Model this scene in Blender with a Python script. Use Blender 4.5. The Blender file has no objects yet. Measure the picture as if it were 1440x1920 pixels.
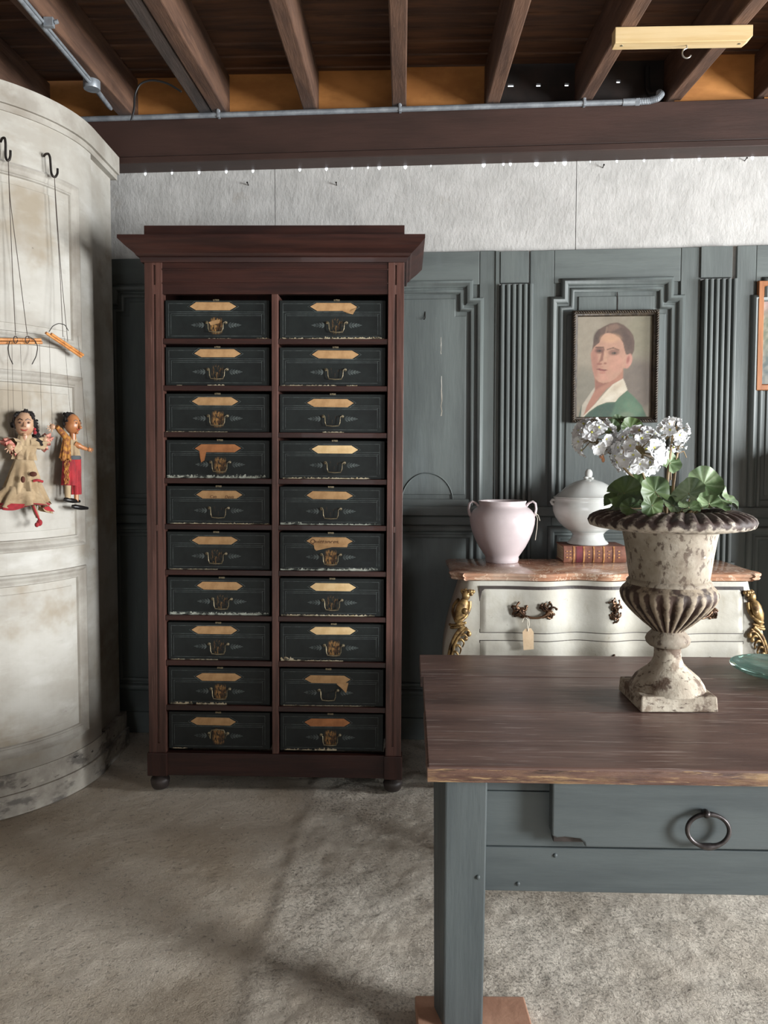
import bpy, math, random
from mathutils import Vector, Matrix, noise
import numpy as np
R = math.radians
pi = math.pi
rng = random.Random(7)
sc = bpy.context.scene
col = sc.collection

# ------------------------------------------------------------------ camera
F, V0, PITCH, CAMH = 1442.0, 935.6, R(3), 1.42
cam_d = bpy.data.cameras.new('camera')
cam_d.sensor_fit = 'HORIZONTAL'; cam_d.sensor_width = 36
cam_d.lens = F*36/1440
cam_d.shift_y = -(960-V0)/1440
cam_d.clip_start = .02
cam = bpy.data.objects.new('camera', cam_d); col.objects.link(cam)
cam.location = (0, 0, CAMH); cam.rotation_euler = (R(90)-PITCH, 0, 0)
sc.camera = cam

# ------------------------------------------------------------------ world, lights, exposure
w = bpy.data.worlds.new('daylight'); sc.world = w; w.use_nodes = True
bg = w.node_tree.nodes['Background']
bg.inputs[0].default_value = (.90, .95, 1, 1); bg.inputs[1].default_value = 2.6

def area(name, loc, rot, sx, sy, power, colr):
    l = bpy.data.lights.new(name, 'AREA'); l.shape = 'RECTANGLE'; l.size = sx; l.size_y = sy
    l.energy = power; l.color = colr
    o = bpy.data.objects.new(name, l); col.objects.link(o); o.location = loc; o.rotation_euler = rot
    return o
# daylight entering by the two windows in the right wall; fill lamp added at an unseen doorway behind the camera
area('window_daylight', (4.58, 1.95, 1.55), (0, R(90), 0), 1.2, 1.2, 225, (.965, .985, 1))
area('window_daylight', (4.58, -.55, 1.40), (0, R(90), 0), 1.5, 1.2, 425, (.965, .985, 1))
area('doorway_fill', (-.9, -3.25, 1.05), (R(90), 0, 0), .9, 2.0, 8, (.97, .985, 1))
sc.view_settings.view_transform = 'Standard'; sc.view_settings.look = 'None'
sc.view_settings.gamma = 1; sc.view_settings.use_curve_mapping = False
sc.view_settings.exposure = .3

# ------------------------------------------------------------------ helpers: pixels to places
def ray(u, v):
    x = (u-720)/F; y = (V0-v)/F
    return Vector((x, y*math.sin(PITCH)+math.cos(PITCH), y*math.cos(PITCH)-math.sin(PITCH)))
CAMP = Vector((0, 0, CAMH))
def atZ(u, v, Z): d = ray(u, v); return CAMP+d*((Z-CAMH)/d.z)
def atY(u, v, Y): d = ray(u, v); return CAMP+d*(Y/d.y)

class Fr:
    """upright frame: x along the front, y away from the viewer, z up"""
    def __init__(s, x, y, ang, z=0):
        s.o = Vector((x, y, z)); s.a = ang
        s.ex = Vector((math.cos(ang), math.sin(ang), 0)); s.ey = Vector((-math.sin(ang), math.cos(ang), 0))
    def pix(s, u, v, y=0):           # on the upright plane local y -> (x, z)
        d = ray(u, v); o = CAMP-s.o
        t = (y-o.dot(s.ey))/d.dot(s.ey); p = o+d*t
        return p.dot(s.ex), p.z
    def pixz(s, u, v, z):            # on the level plane local z -> (x, y)
        p = atZ(u, v, z+s.o.z)-s.o
        return p.dot(s.ex), p.dot(s.ey)
    def w(s, x, y, z): return s.o+s.ex*x+s.ey*y+Vector((0, 0, z))

# ------------------------------------------------------------------ helpers: materials
def lin(c):
    r = []
    for k in c[:3]:
        k = k/255
        r.append(k/12.92 if k <= .04045 else ((k+.055)/1.055)**2.4)
    return (*r, 1)

class NT:
    def __init__(s, name):
        s.m = bpy.data.materials.new(name); s.m.use_nodes = True; s.t = s.m.node_tree
        s.b = s.t.nodes['Principled BSDF']
        s.tc = s.t.nodes.new('ShaderNodeTexCoord')
    def n(s, typ, **kw):
        o = s.t.nodes.new(typ)
        for k, v in kw.items(): setattr(o, k, v)
        return o
    def l(s, a, b): s.t.links.new(a, b)
    def noise(s, scale=5, stretch=(1, 1, 1), detail=5, rough=.6, dist=0, coord='Object', off=(0, 0, 0)):
        mp = s.n('ShaderNodeMapping'); mp.inputs['Scale'].default_value = stretch
        mp.inputs['Location'].default_value = off
        s.l(s.tc.outputs[coord], mp.inputs['Vector'])
        t = s.n('ShaderNodeTexNoise'); t.inputs['Scale'].default_value = scale
        t.inputs['Detail'].default_value = detail; t.inputs['Roughness'].default_value = rough
        t.inputs['Distortion'].default_value = dist
        s.l(mp.outputs[0], t.inputs['Vector']); return t.outputs['Fac']
    def ramp(s, val, lo, hi):
        m = s.n('ShaderNodeMapRange', interpolation_type='SMOOTHSTEP')
        m.inputs['From Min'].default_value = lo; m.inputs['From Max'].default_value = hi
        s.l(val, m.inputs['Value']); return m.outputs[0]
    def math(s, op, a, b=None):
        m = s.n('ShaderNodeMath', operation=op)
        for i, x in enumerate((a, b)):
            if x is None: continue
            if isinstance(x, (int, float)): m.inputs[i].default_value = x
            else: s.l(x, m.inputs[i])
        return m.outputs[0]
    def mix(s, fac, a, b):
        m = s.n('ShaderNodeMix', data_type='RGBA')
        for k, x in ((0, fac), (6, a), (7, b)):
            if isinstance(x, (int, float)): m.inputs[k].default_value = x
            elif isinstance(x, tuple): m.inputs[k].default_value = x
            else: s.l(x, m.inputs[k])
        return m.outputs[2]
    def bump(s, h, strength, dist, prev=None):
        b = s.n('ShaderNodeBump'); b.inputs['Strength'].default_value = strength
        b.inputs['Distance'].default_value = dist
        s.l(h, b.inputs['Height'])
        if prev is not None: s.l(prev, b.inputs['Normal'])
        return b.outputs[0]

def mat(name, c1, c2=None, rough=.6, scale=6, stretch=(1, 1, 1), lo=.35, hi=.65, layers=(), bump=None,
        metallic=0, spec=.5, trans=0, ior=1.45, coat=0, sheen=0):
    """c1/c2: colours mixed by noise; layers: (colour, scale, stretch, lo, hi[, strength]); bump: (strength, distance, scale, stretch)"""
    k = NT(name); b = k.b
    if c2 is None: c2 = c1
    out = k.mix(k.ramp(k.noise(scale, stretch), lo, hi), lin(c1), lin(c2))
    for i, L in enumerate(layers):
        cl, s_, st, lo_, hi_ = L[:5]
        fac = k.ramp(k.noise(s_, st, off=(3.1*i+1, 1.7*i, .9*i)), lo_, hi_)
        if len(L) > 5: fac = k.math('MULTIPLY', fac, L[5])
        out = k.mix(fac, out, lin(cl))
    k.l(out, b.inputs['Base Color'])
    b.inputs['Roughness'].default_value = rough; b.inputs['Metallic'].default_value = metallic
    b.inputs['Specular IOR Level'].default_value = spec
    b.inputs['Transmission Weight'].default_value = trans; b.inputs['IOR'].default_value = ior
    b.inputs['Coat Weight'].default_value = coat; b.inputs['Sheen Weight'].default_value = sheen
    if bump:
        prev = None
        for bb in (bump if isinstance(bump[0], tuple) else (bump,)):
            st, ds, s_, sr = bb
            prev = k.bump(k.noise(s_, sr, detail=6), st, ds, prev)
        k.l(prev, b.inputs['Normal'])
    return k.m

def vcol_mat(name, rough=.6, bump=None):
    k = NT(name)
    a = k.n('ShaderNodeVertexColor', layer_name='paint')
    n = k.noise(60, detail=3)
    k.l(k.mix(k.math('MULTIPLY', k.ramp(n, .3, .8), .12), a.outputs[0], lin((120, 105, 85))), k.b.inputs['Base Color'])
    k.b.inputs['Roughness'].default_value = rough
    if bump: k.l(k.bump(k.noise(bump[2], bump[3]), bump[0], bump[1]), k.b.inputs['Normal'])
    return k.m

M = {}
M['plaster'] = mat('white_painted_board', (186, 185, 182), (172, 171, 168), .85, 7, layers=(
    ((150, 138, 122), 3.2, (1, 1, 1), .68, .78, .45), ((120, 115, 108), 26, (1, 1, 1), .73, .8, .5)),
    bump=((.5, .008, 9, (1, 1, 1)), (.55, .006, 38, (1.3, 1, .7)), (.4, .003, 110, (1, 1, .6))))
GB1, GB2 = (98, 105, 103), (84, 90, 89)
gb_layers = (((104, 112, 113), 5, (1, 1, .25), .55, .8, .6), ((150, 150, 142), 20, (2, 1, .5), .74, .8, .8), ((42, 46, 48), 17, (1, 1, .3), .72, .82, .7))
M['panel'] = mat('blue_grey_paint', GB1, GB2, .5, 4, (1.6, 1, .3), layers=gb_layers, bump=(.35, .003, 24, (2.5, 2.5, .25)))
M['panel_h'] = mat('blue_grey_paint_rail', GB1, GB2, .5, 4, (.3, 1, 1.6), layers=gb_layers, bump=(.35, .003, 24, (.25, 2.5, 2.5)))
M['table_paint'] = mat('table_blue_grey_paint', (80, 87, 88), (65, 72, 74), .5, 5, (.25, 1, 1.8), layers=(
    ((100, 109, 111), 6, (.3, 1, 2), .58, .8, .6), ((48, 48, 46), 14, (.5, 1, 2), .73, .8, .8)), bump=(.4, .003, 26, (.25, 2, 2.5)))
M['leg_paint'] = mat('leg_blue_grey_paint', (80, 87, 88), (63, 70, 72), .5, 5, (1.8, 1.8, .25), layers=(
    ((102, 110, 112), 6, (2, 2, .3), .58, .8, .6), ((45, 46, 45), 12, (1, 1, .5), .75, .82, .8)), bump=(.4, .003, 26, (2.5, 2.5, .25)))
M['mahog'] = mat('dark_red_wood', (60, 34, 28), (42, 24, 20), .42, 7, (4, 4, .35), layers=(((92, 56, 46), 16, (5, 5, .3), .62, .78, .5),), bump=(.25, .002, 22, (6, 6, .3)), coat=.08)
M['mahog_h'] = mat('dark_red_wood_crosswise', (58, 32, 26), (40, 22, 19), .42, 7, (.35, 4, 4), layers=(((88, 54, 44), 16, (.3, 5, 5), .64, .8, .4),), bump=(.25, .002, 22, (.3, 6, 6)), coat=.08)
M['mahog_post'] = mat('worn_red_wood_post', (92, 62, 54), (64, 42, 36), .4, 7, (4, 4, .35), layers=(((128, 96, 86), 18, (6, 6, .3), .58, .74, .6), ((48, 26, 23), 9, (4, 4, .3), .6, .8, .6)), bump=(.3, .002, 22, (6, 6, .3)), coat=.1)
M['foot'] = mat('worn_black_wood', (46, 40, 38), (70, 62, 58), .5, 9, bump=(.3, .003, 20, (1, 1, 1)))
M['paper'] = mat('aged_paper', (184, 146, 102), (164, 126, 84), .8, 22, layers=(((140, 96, 56), 9, (1, 1, 1), .62, .8, .6),))
M['paper_pale'] = mat('pale_paper', (222, 192, 142), (206, 172, 122), .8, 20)
M['paper_brown'] = mat('browned_paper', (176, 116, 72), (150, 98, 60), .8, 20)
M['brass'] = mat('dull_brass', (158, 146, 118), (92, 84, 68), .4, 40, metallic=.7)
M['gilt_line'] = mat('worn_tooling', (92, 100, 98), (54, 60, 60), .6, 30)
M['wornpaper'] = mat('torn_cream_paper', (196, 186, 160), (166, 148, 114), .85, 40, layers=(((48, 46, 40), 60, (.7, 1, 1), .48, .58, .9),))
M['wornwhite'] = mat('flaked_pale_edge', (178, 182, 170), (140, 144, 132), .85, 50, layers=(((36, 40, 38), 60, (.6, 1, 1), .47, .56, .95),))
M['ink'] = mat('brown_ink', (70, 40, 24))
M['iron'] = mat('black_iron', (34, 31, 30), (52, 46, 42), .5, 30, metallic=.6)
M['ring'] = mat('worn_iron_ring', (84, 80, 80), (58, 54, 54), .38, 40, metallic=.8)
M['galv'] = mat('galvanised_steel', (156, 162, 168), (128, 134, 140), .4, 20, metallic=.35)
M['zinc'] = mat('bright_zinc', (190, 188, 182), (150, 148, 144), .3, 20, metallic=.9)
M['blackhose'] = mat('black_hose', (24, 24, 25), None, .45)
M['rafter'] = mat('rough_brown_timber', (104, 76, 59), (76, 54, 42), .8, 5, (4, .5, 4), layers=(((60, 42, 33), 10, (5, .4, 5), .55, .75, .6), ((142, 114, 92), 24, (3, .5, 3), .64, .76, .5)), bump=(.6, .004, 26, (4, .4, 4)))
M['rafter_dark'] = mat('dark_grey_timber', (84, 72, 66), (60, 52, 48), .8, 5, (4, .5, 4), layers=(((50, 44, 40), 10, (5, .4, 5), .55, .75, .6),), bump=(.6, .004, 26, (4, .4, 4)))
M['roofboard'] = mat('dark_brown_roof_board', (96, 64, 42), (66, 43, 29), .8, 5, (.5, 4, 4), layers=(((40, 27, 20), 4, (.6, 2, 2), .55, .75, .7),), bump=(.5, .004, 20, (.4, 4, 4)))
M['block'] = mat('orange_brown_board', (182, 124, 66), (150, 98, 48), .7, 3, (1, 1, 2), layers=(((96, 60, 30), 3, (1, 1, 1), .58, .8, .7), ((84, 54, 30), 20, (1, 1, 1), .72, .8, .8)), bump=(.3, .003, 22, (.5, 1, 3)))
M['darkboard'] = mat('near_black_board', (40, 30, 26), (26, 21, 19), .8, 6, bump=(.4, .004, 18, (1, 1, 1)))
M['beam'] = mat('red_brown_painted_beam', (64, 45, 39), (51, 36, 31), .55, 5, (.3, 1, 1.5), layers=(((110, 82, 66), 22, (.6, 1, 1), .72, .8, .6), ((40, 26, 24), 8, (.4, 1, 2), .6, .8, .5)), bump=(.3, .003, 22, (.3, 2, 3)))
M['pine'] = mat('fresh_pale_timber', (208, 184, 140), (196, 168, 120), .6, 6, (.35, 3, 5), layers=(((190, 154, 104), 10, (.3, 4, 8), .6, .8, .6),), bump=(.15, .002, 30, (.3, 4, 4)))
M['cupboard'] = mat('faded_cream_grey_paint', (178, 175, 167), (160, 155, 145), .7, 3, (1, 1, 1.4), layers=(
    ((140, 127, 106), 2.3, (1, 1, 1), .48, .66, .75), ((196, 195, 189), 4, (.8, .8, 2), .5, .74, .6), ((122, 114, 104), 7, (.7, .7, 2), .58, .8, .4), ((100, 92, 82), 30, (1, 1, 1), .7, .76, .6)),
    bump=(.3, .003, 20, (1, 1, 2.5)))
M['cupboard_trim'] = mat('faded_moulding_paint', (170, 166, 157), (146, 140, 130), .7, 6, layers=(((128, 118, 104), 6, (1, 1, 1), .55, .75, .6),), bump=(.2, .002, 30, (1, 1, 1)))
M['cupboard_base'] = mat('chipped_base_paint', (184, 179, 168), (148, 142, 132), .8, 6, layers=(((96, 92, 88), 7, (1, 1, 2), .5, .62, .8), ((52, 47, 44), 16, (1, 1, 3), .63, .7, .9), ((196, 190, 176), 20, (1, 1, 2), .6, .7, .6)), bump=(.5, .005, 16, (1, 1, 2)))
M['cream'] = mat('cream_white_paint', (186, 184, 174), (174, 170, 158), .62, 6, (1, 1, .6), layers=(((150, 142, 124), 9, (1, 1, .5), .54, .74, .55), ((128, 118, 102), 40, (1, 1, 1), .66, .74, .6)), bump=(.4, .003, 50, (1, 1, 1)), spec=.25)
M['gilt'] = mat('worn_gilt', (162, 134, 88), (96, 74, 48), .45, 34, lo=.4, hi=.62, metallic=.55, layers=(((46, 32, 22), 26, (1, 1, 1), .54, .68, .9),))
M['bronze'] = mat('dark_bronze', (120, 92, 70), (58, 42, 34), .35, 40, metallic=.75)
M['tag'] = mat('kraft_card', (206, 182, 150), (196, 170, 138), .8, 30)
M['string'] = mat('pale_string', (212, 204, 188), None, .8)
M['darkstring'] = mat('brown_cord', (58, 46, 40), None, .8)
M['jar'] = mat('pinkish_white_glaze', (196, 184, 184), (184, 172, 173), .32, 5, layers=(((196, 180, 178), 7, (1, 1, 1), .66, .8, .5), ((150, 140, 136), 50, (1, 1, 1), .76, .8, .6)), coat=.25)
M['porcelain'] = mat('white_porcelain', (194, 196, 192), (186, 188, 184), .15, 4, coat=.4)
M['urn'] = mat('distressed_cream_paint', (168, 160, 146), (138, 128, 112), .75, 9, layers=(((104, 88, 72), 6, (1, 1, .8), .48, .68, .7), ((74, 58, 47), 55, (1, 1, .6), .54, .64, .8), ((104, 88, 74), 16, (1, 1, 1), .58, .72, .45), ((214, 208, 192), 30, (1, 1, 2), .66, .76, .6)), bump=((.5, .004, 45, (1, 1, 1)), (.5, .006, 12, (1, 1, 1))))
M['urn_rim'] = mat('rust_brown_worn_paint', (84, 66, 56), (62, 48, 42), .7, 14, layers=(((178, 164, 144), 16, (1, 1, 1), .56, .66, .85), ((206, 196, 178), 50, (1, 1, 1), .64, .72, .7)), bump=(.5, .004, 45, (1, 1, 1)))
M['urn_base'] = mat('chipped_cream_paint', (184, 175, 158), (156, 145, 128), .75, 12, layers=(((84, 64, 50), 10, (1, 1, 1), .52, .6, .9), ((70, 52, 42), 50, (1, 1, 2), .56, .66, .8), ((112, 92, 74), 22, (1, 1, 1), .54, .66, .7)), bump=(.6, .005, 40, (1, 1, 1)))
M['petal'] = mat('white_petal', (228, 229, 230), (214, 216, 218), .6, 30)
M['petal'].node_tree.nodes['Principled BSDF'].inputs['Subsurface Weight'].default_value = .35
M['petal'].node_tree.nodes['Principled BSDF'].inputs['Subsurface Radius'].default_value = (.01, .01, .01)
M['petal_eye'] = mat('yellow_green_eye', (206, 206, 96), None, .6)
M['stem'] = mat('brownish_stem', (150, 124, 92), (118, 104, 70), .6, 20)
M['bud'] = mat('pink_bud', (214, 130, 96), (200, 160, 120), .6)
M['soil'] = mat('dark_moss', (34, 36, 26), (20, 20, 16), .9, 30)
M['tile'] = mat('terracotta', (176, 136, 112), (160, 120, 98), .85, 9, layers=(((190, 160, 138), 14, (1, 1, 1), .6, .75, .6),), bump=(.5, .004, 30, (1, 1, 1)))
M['leather'] = mat('worn_brown_leather', (128, 84, 66), (96, 58, 46), .6, 14, layers=(((186, 140, 104), 22, (1, 1, 1), .6, .74, .6), ((60, 36, 30), 10, (1, 1, 1), .62, .78, .6)), bump=(.3, .002, 60, (1, 1, 1)))
M['leather_red'] = mat('purple_red_leather', (112, 44, 48), (86, 34, 40), .6, 20)
M['gold_tool'] = mat('gold_tooling', (196, 146, 92), (150, 104, 66), .5, 60, metallic=.3)
M['pages'] = mat('old_pages', (170, 150, 122), (130, 112, 90), .9, 6, (1, 1, 40))
M['oakframe'] = mat('orange_pine_frame', (164, 108, 66), (138, 86, 50), .5, 8, (4, 1, .4), bump=(.2, .002, 20, (4, 4, .4)))
M['darkframe'] = mat('dark_carved_frame', (72, 62, 50), (44, 38, 32), .5, 30, layers=(((108, 94, 72), 50, (1, 1, 1), .6, .72, .6),), bump=(.6, .004, 60, (1, 1, 1)))
M['skin_f'] = mat('painted_pale_face', (184, 150, 122), (166, 124, 96), .35, 20)
M['skin_m'] = mat('painted_tan_face', (178, 122, 80), (150, 94, 58), .3, 20)
M['hairblack'] = mat('black_yarn_hair', (20, 17, 17), (34, 28, 27), .8, 40)
M['linen'] = mat('beige_linen', (172, 150, 118), (144, 122, 92), .85, 14, layers=(((96, 72, 52), 12, (1, 1, 1), .56, .7, .6),), bump=(.3, .002, 90, (1, 1, 1)), sheen=.2)
M['redcloth'] = mat('red_cloth', (160, 34, 40), (124, 24, 32), .8, 20, sheen=.2)
M['redlace'] = mat('red_and_pink_trim', (150, 52, 52), (206, 150, 130), .8, 60)
M['brownpatch'] = mat('brown_patch', (92, 52, 40), None, .9)
M['mustard'] = mat('mustard_braid', (176, 122, 52), (110, 60, 36), .8, 70)
M['greysash'] = mat('grey_sash', (72, 76, 80), None, .8)
M['bamboo'] = mat('varnished_cane', (202, 142, 84), (176, 112, 58), .4, 10, (.5, 4, 4))
M['blackshoe'] = mat('black_lacquer', (26, 24, 24), None, .3)
M['lips'] = mat('red_lips', (150, 66, 54), None, .4)
M['eyedark'] = mat('dark_brow_paint', (60, 42, 36), None, .4)
M['eyeshade'] = mat('brown_eye_shadow', (134, 100, 78), (112, 84, 68), .5)
M['rosewood'] = mat('dim_stone_wall', (92, 86, 78), (70, 65, 60), .9, bump=(.5, .01, 8, (1, 1, 1)))

# leaves: veins come in with a colour attribute
k = NT('geranium_leaf'); a = k.n('ShaderNodeVertexColor', layer_name='paint')
g = k.mix(k.ramp(k.noise(14), .35, .65), lin((78, 100, 50)), lin((48, 72, 34)))
k.l(k.mix(a.outputs[0], g, lin((104, 124, 74))), k.b.inputs['Base Color']); k.b.inputs['Roughness'].default_value = .5
k.b.inputs['Sheen Weight'].default_value = .3
M['leaf'] = k.m
k = NT('greyish_geranium_leaf'); a = k.n('ShaderNodeVertexColor', layer_name='paint')
g = k.mix(k.ramp(k.noise(16), .35, .65), lin((124, 142, 106)), lin((74, 98, 60)))
k.l(k.mix(a.outputs[0], g, lin((172, 184, 156))), k.b.inputs['Base Color']); k.b.inputs['Roughness'].default_value = .5
M['leaf_pale'] = k.m

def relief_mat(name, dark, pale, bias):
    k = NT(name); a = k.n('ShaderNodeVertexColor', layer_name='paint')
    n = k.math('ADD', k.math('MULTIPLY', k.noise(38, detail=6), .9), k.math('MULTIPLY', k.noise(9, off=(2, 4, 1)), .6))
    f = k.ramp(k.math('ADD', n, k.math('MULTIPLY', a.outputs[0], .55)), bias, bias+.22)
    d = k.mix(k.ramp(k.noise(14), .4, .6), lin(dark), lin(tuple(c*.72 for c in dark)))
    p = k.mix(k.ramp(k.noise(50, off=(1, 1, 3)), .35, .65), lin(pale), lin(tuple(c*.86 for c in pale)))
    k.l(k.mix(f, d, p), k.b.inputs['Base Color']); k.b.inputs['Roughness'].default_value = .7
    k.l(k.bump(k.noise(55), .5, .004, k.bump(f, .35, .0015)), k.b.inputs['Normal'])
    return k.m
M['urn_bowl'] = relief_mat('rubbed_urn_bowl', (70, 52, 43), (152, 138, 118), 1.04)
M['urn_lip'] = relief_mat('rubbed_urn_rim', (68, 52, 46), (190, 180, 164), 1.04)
# file box front: near-black green card with a rubbed golden patch round the handle
def box_mat(name, rust, rc):
    k = NT(name)
    base = k.mix(k.ramp(k.noise(9), .35, .7), lin((30, 35, 34)), lin((22, 25, 25)))
    base = k.mix(k.math('MULTIPLY', k.ramp(k.noise(5, (1, 1, 4), off=(4, 2, 1)), .6, .8), .35), base, lin((62, 70, 68)))
    sp = k.n('ShaderNodeSeparateXYZ'); k.l(k.tc.outputs['Object'], sp.inputs[0])
    dx = k.math('DIVIDE', sp.outputs['X'], .027); dz = k.math('DIVIDE', k.math('ADD', sp.outputs['Z'], .002), .036)
    d = k.math('SQRT', k.math('ADD', k.math('POWER', dx, 4.0), k.math('POWER', dz, 4.0)))
    n = k.noise(150, (1, 1, .35), detail=5)
    f = k.math('MULTIPLY', k.ramp(d, 1.2, .35), k.ramp(n, .62-.3*rust, .72-.25*rust))
    front = k.ramp(sp.outputs['Y'], .004, .001)
    f = k.math('MULTIPLY', k.math('MULTIPLY', f, front), min(1, .55+rust*.6))
    rcol = k.mix(k.ramp(k.noise(45, off=(1, 5, 2)), .42, .6), lin(rc), lin((84, 58, 36)))
    k.l(k.mix(f, base, rcol), k.b.inputs['Base Color'])
    k.b.inputs['Roughness'].default_value = .5; k.b.inputs['Specular IOR Level'].default_value = .3
    k.l(k.bump(k.noise(120), .25, .001), k.b.inputs['Normal'])
    return k.m
M['box'] = [box_mat('dark_green_card_rubbed_%d' % i, r, c) for i, (r, c) in enumerate(((.1, (104, 86, 60)), (.4, (134, 104, 64)), (.7, (158, 118, 70))))]

# marble: warm brown-pink with pale veins
k = NT('brown_pink_marble')
v = k.noise(5, (1, 1, 1), detail=8, dist=1.4)
b_ = k.mix(k.ramp(v, .35, .65), lin((188, 146, 118)), lin((154, 108, 84)))
b_ = k.mix(k.math('MULTIPLY', k.ramp(k.noise(3, detail=4, off=(2, 0, 0)), .44, .66), .75), b_, lin((196, 176, 158)))
vein = k.ramp(k.math('ABSOLUTE', k.math('SUBTRACT', k.noise(7, detail=6, dist=1.2, off=(5, 1, 0)), .5)), .022, .0)
k.l(k.mix(k.math('MULTIPLY', vein, .8), b_, lin((226, 206, 184))), k.b.inputs['Base Color'])
k.b.inputs['Roughness'].default_value = .16; M['marble'] = k.m

# table top: worn red-brown paint with pale scratches along the boards
k = NT('worn_red_brown_table_top')
b_ = k.mix(k.ramp(k.noise(3, (.5, 2, 2)), .35, .68), lin((108, 84, 75)), lin((78, 58, 52)))
b_ = k.mix(k.math('MULTIPLY', k.ramp(k.noise(11, (.35, 5, 5), off=(2, 1, 0)), .5, .75), .55), b_, lin((72, 52, 48)))
b_ = k.mix(k.math('MULTIPLY', k.ramp(k.noise(16, (.35, 6, 6), off=(7, 3, 0)), .56, .7), .75), b_, lin((156, 140, 132)))
b_ = k.mix(k.math('MULTIPLY', k.ramp(k.noise(26, (.5, 2, 2), off=(1, 8, 0)), .72, .78), .8), b_, lin((44, 32, 30)))
k.l(b_, k.b.inputs['Base Color']); k.l(k.ramp(k.noise(6, (.5, 3, 3)), .2, .9), k.b.inputs['Roughness'])
rr = k.n('ShaderNodeMapRange'); rr.inputs['To Min'].default_value = .26; rr.inputs['To Max'].default_value = .5
k.l(k.noise(6, (.5, 3, 3)), rr.inputs['Value']); k.l(rr.outputs[0], k.b.inputs['Roughness'])
k.l(k.bump(k.noise(14, (.3, 5, 5)), .3, .004), k.b.inputs['Normal']); M['tabletop'] = k.m
M['tableedge'] = mat('bare_worn_table_edge', (108, 78, 62), (84, 58, 48), .55, 14, (.5, 2, 5), layers=(((160, 130, 88), 5, (.6, 2, 2), .48, .62, .7), ((176, 146, 104), 34, (.3, 2, 3), .55, .66, .7), ((58, 40, 32), 30, (.3, 2, 4), .55, .66, .85)), bump=((.7, .006, 34, (.3, 2, 4)), (.5, .004, 90, (.5, 1, 2))))

# floor: rough pale concrete, browner and smoother on the left slab
P1, P2 = atZ(548, 1620, 0), atZ(455, 1920, 0)
nd = Vector((P2.y-P1.y, -(P2.x-P1.x), 0)).normalized()
if nd.x < 0: nd = -nd
k = NT('rough_concrete')
sp = k.n('ShaderNodeSeparateXYZ'); k.l(k.tc.outputs['Object'], sp.inputs[0])
sd = k.math('ADD', k.math('MULTIPLY', sp.outputs['X'], nd.x), k.math('MULTIPLY', sp.outputs['Y'], nd.y))
sd = k.math('SUBTRACT', sd, nd.x*P1.x+nd.y*P1.y)
sd = k.math('ADD', sd, k.math('MULTIPLY', k.math('SUBTRACT', k.noise(3), .5), .22))
side = k.ramp(sd, -.14, .08)
pale = k.mix(k.ramp(k.noise(3.5), .35, .7), lin((238, 229, 214)), lin((213, 202, 186)))
brown = k.mix(k.ramp(k.noise(2.2, off=(3, 3, 0)), .35, .68), lin((230, 219, 202)), lin((204, 189, 168)))
b_ = k.mix(side, brown, pale)
b_ = k.mix(k.math('MULTIPLY', k.ramp(k.noise(1.1, off=(8, 1, 0)), .54, .76), .5), b_, lin((132, 117, 98)))
b_ = k.mix(k.math('MULTIPLY', k.ramp(k.noise(70, detail=3), .58, .72), .5), b_, lin((96, 88, 78)))
b_ = k.mix(k.math('MULTIPLY', k.ramp(k.noise(12, off=(5, 5, 0)), .7, .8), .5), b_, lin((84, 76, 68)))
k.l(b_, k.b.inputs['Base Color']); k.b.inputs['Roughness'].default_value = .95; k.b.inputs['Specular IOR Level'].default_value = .2
h1 = k.bump(k.noise(48, detail=6, rough=.7, off=(1, 2, 3)), .8, .012, k.bump(k.noise(14, detail=8, rough=.7), 1.0, .03))
pits = k.math('MULTIPLY', k.ramp(k.noise(105, detail=5, rough=.7, off=(3, 1, 2)), .5, .7), k.ramp(k.noise(2.4, detail=3, off=(6, 2, 0)), .32, .62))
vb = k.n('ShaderNodeBump'); vb.inputs['Distance'].default_value = .008; vb.invert = True
k.l(k.math('ADD', k.math('MULTIPLY', side, .5), .3), vb.inputs['Strength']); k.l(pits, vb.inputs['Height']); k.l(h1, vb.inputs['Normal'])
b_ = k.mix(k.math('MULTIPLY', pits, k.math('ADD', k.math('MULTIPLY', side, .45), .15)), b_, lin((112, 103, 92)))
k.l(b_, k.b.inputs['Base Color'])
k.l(k.bump(k.noise(170, detail=4), .6, .004, vb.outputs[0]), k.b.inputs['Normal'])
M['floor'] = k.m

# green glass
M['glass'] = mat('thick_pale_green_glass', (222, 250, 240), (176, 232, 218), .02, 10, trans=.93, ior=1.5)
M['pane'] = mat('window_glass', (240, 245, 245), None, .02, trans=1, ior=1.02)

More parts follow.
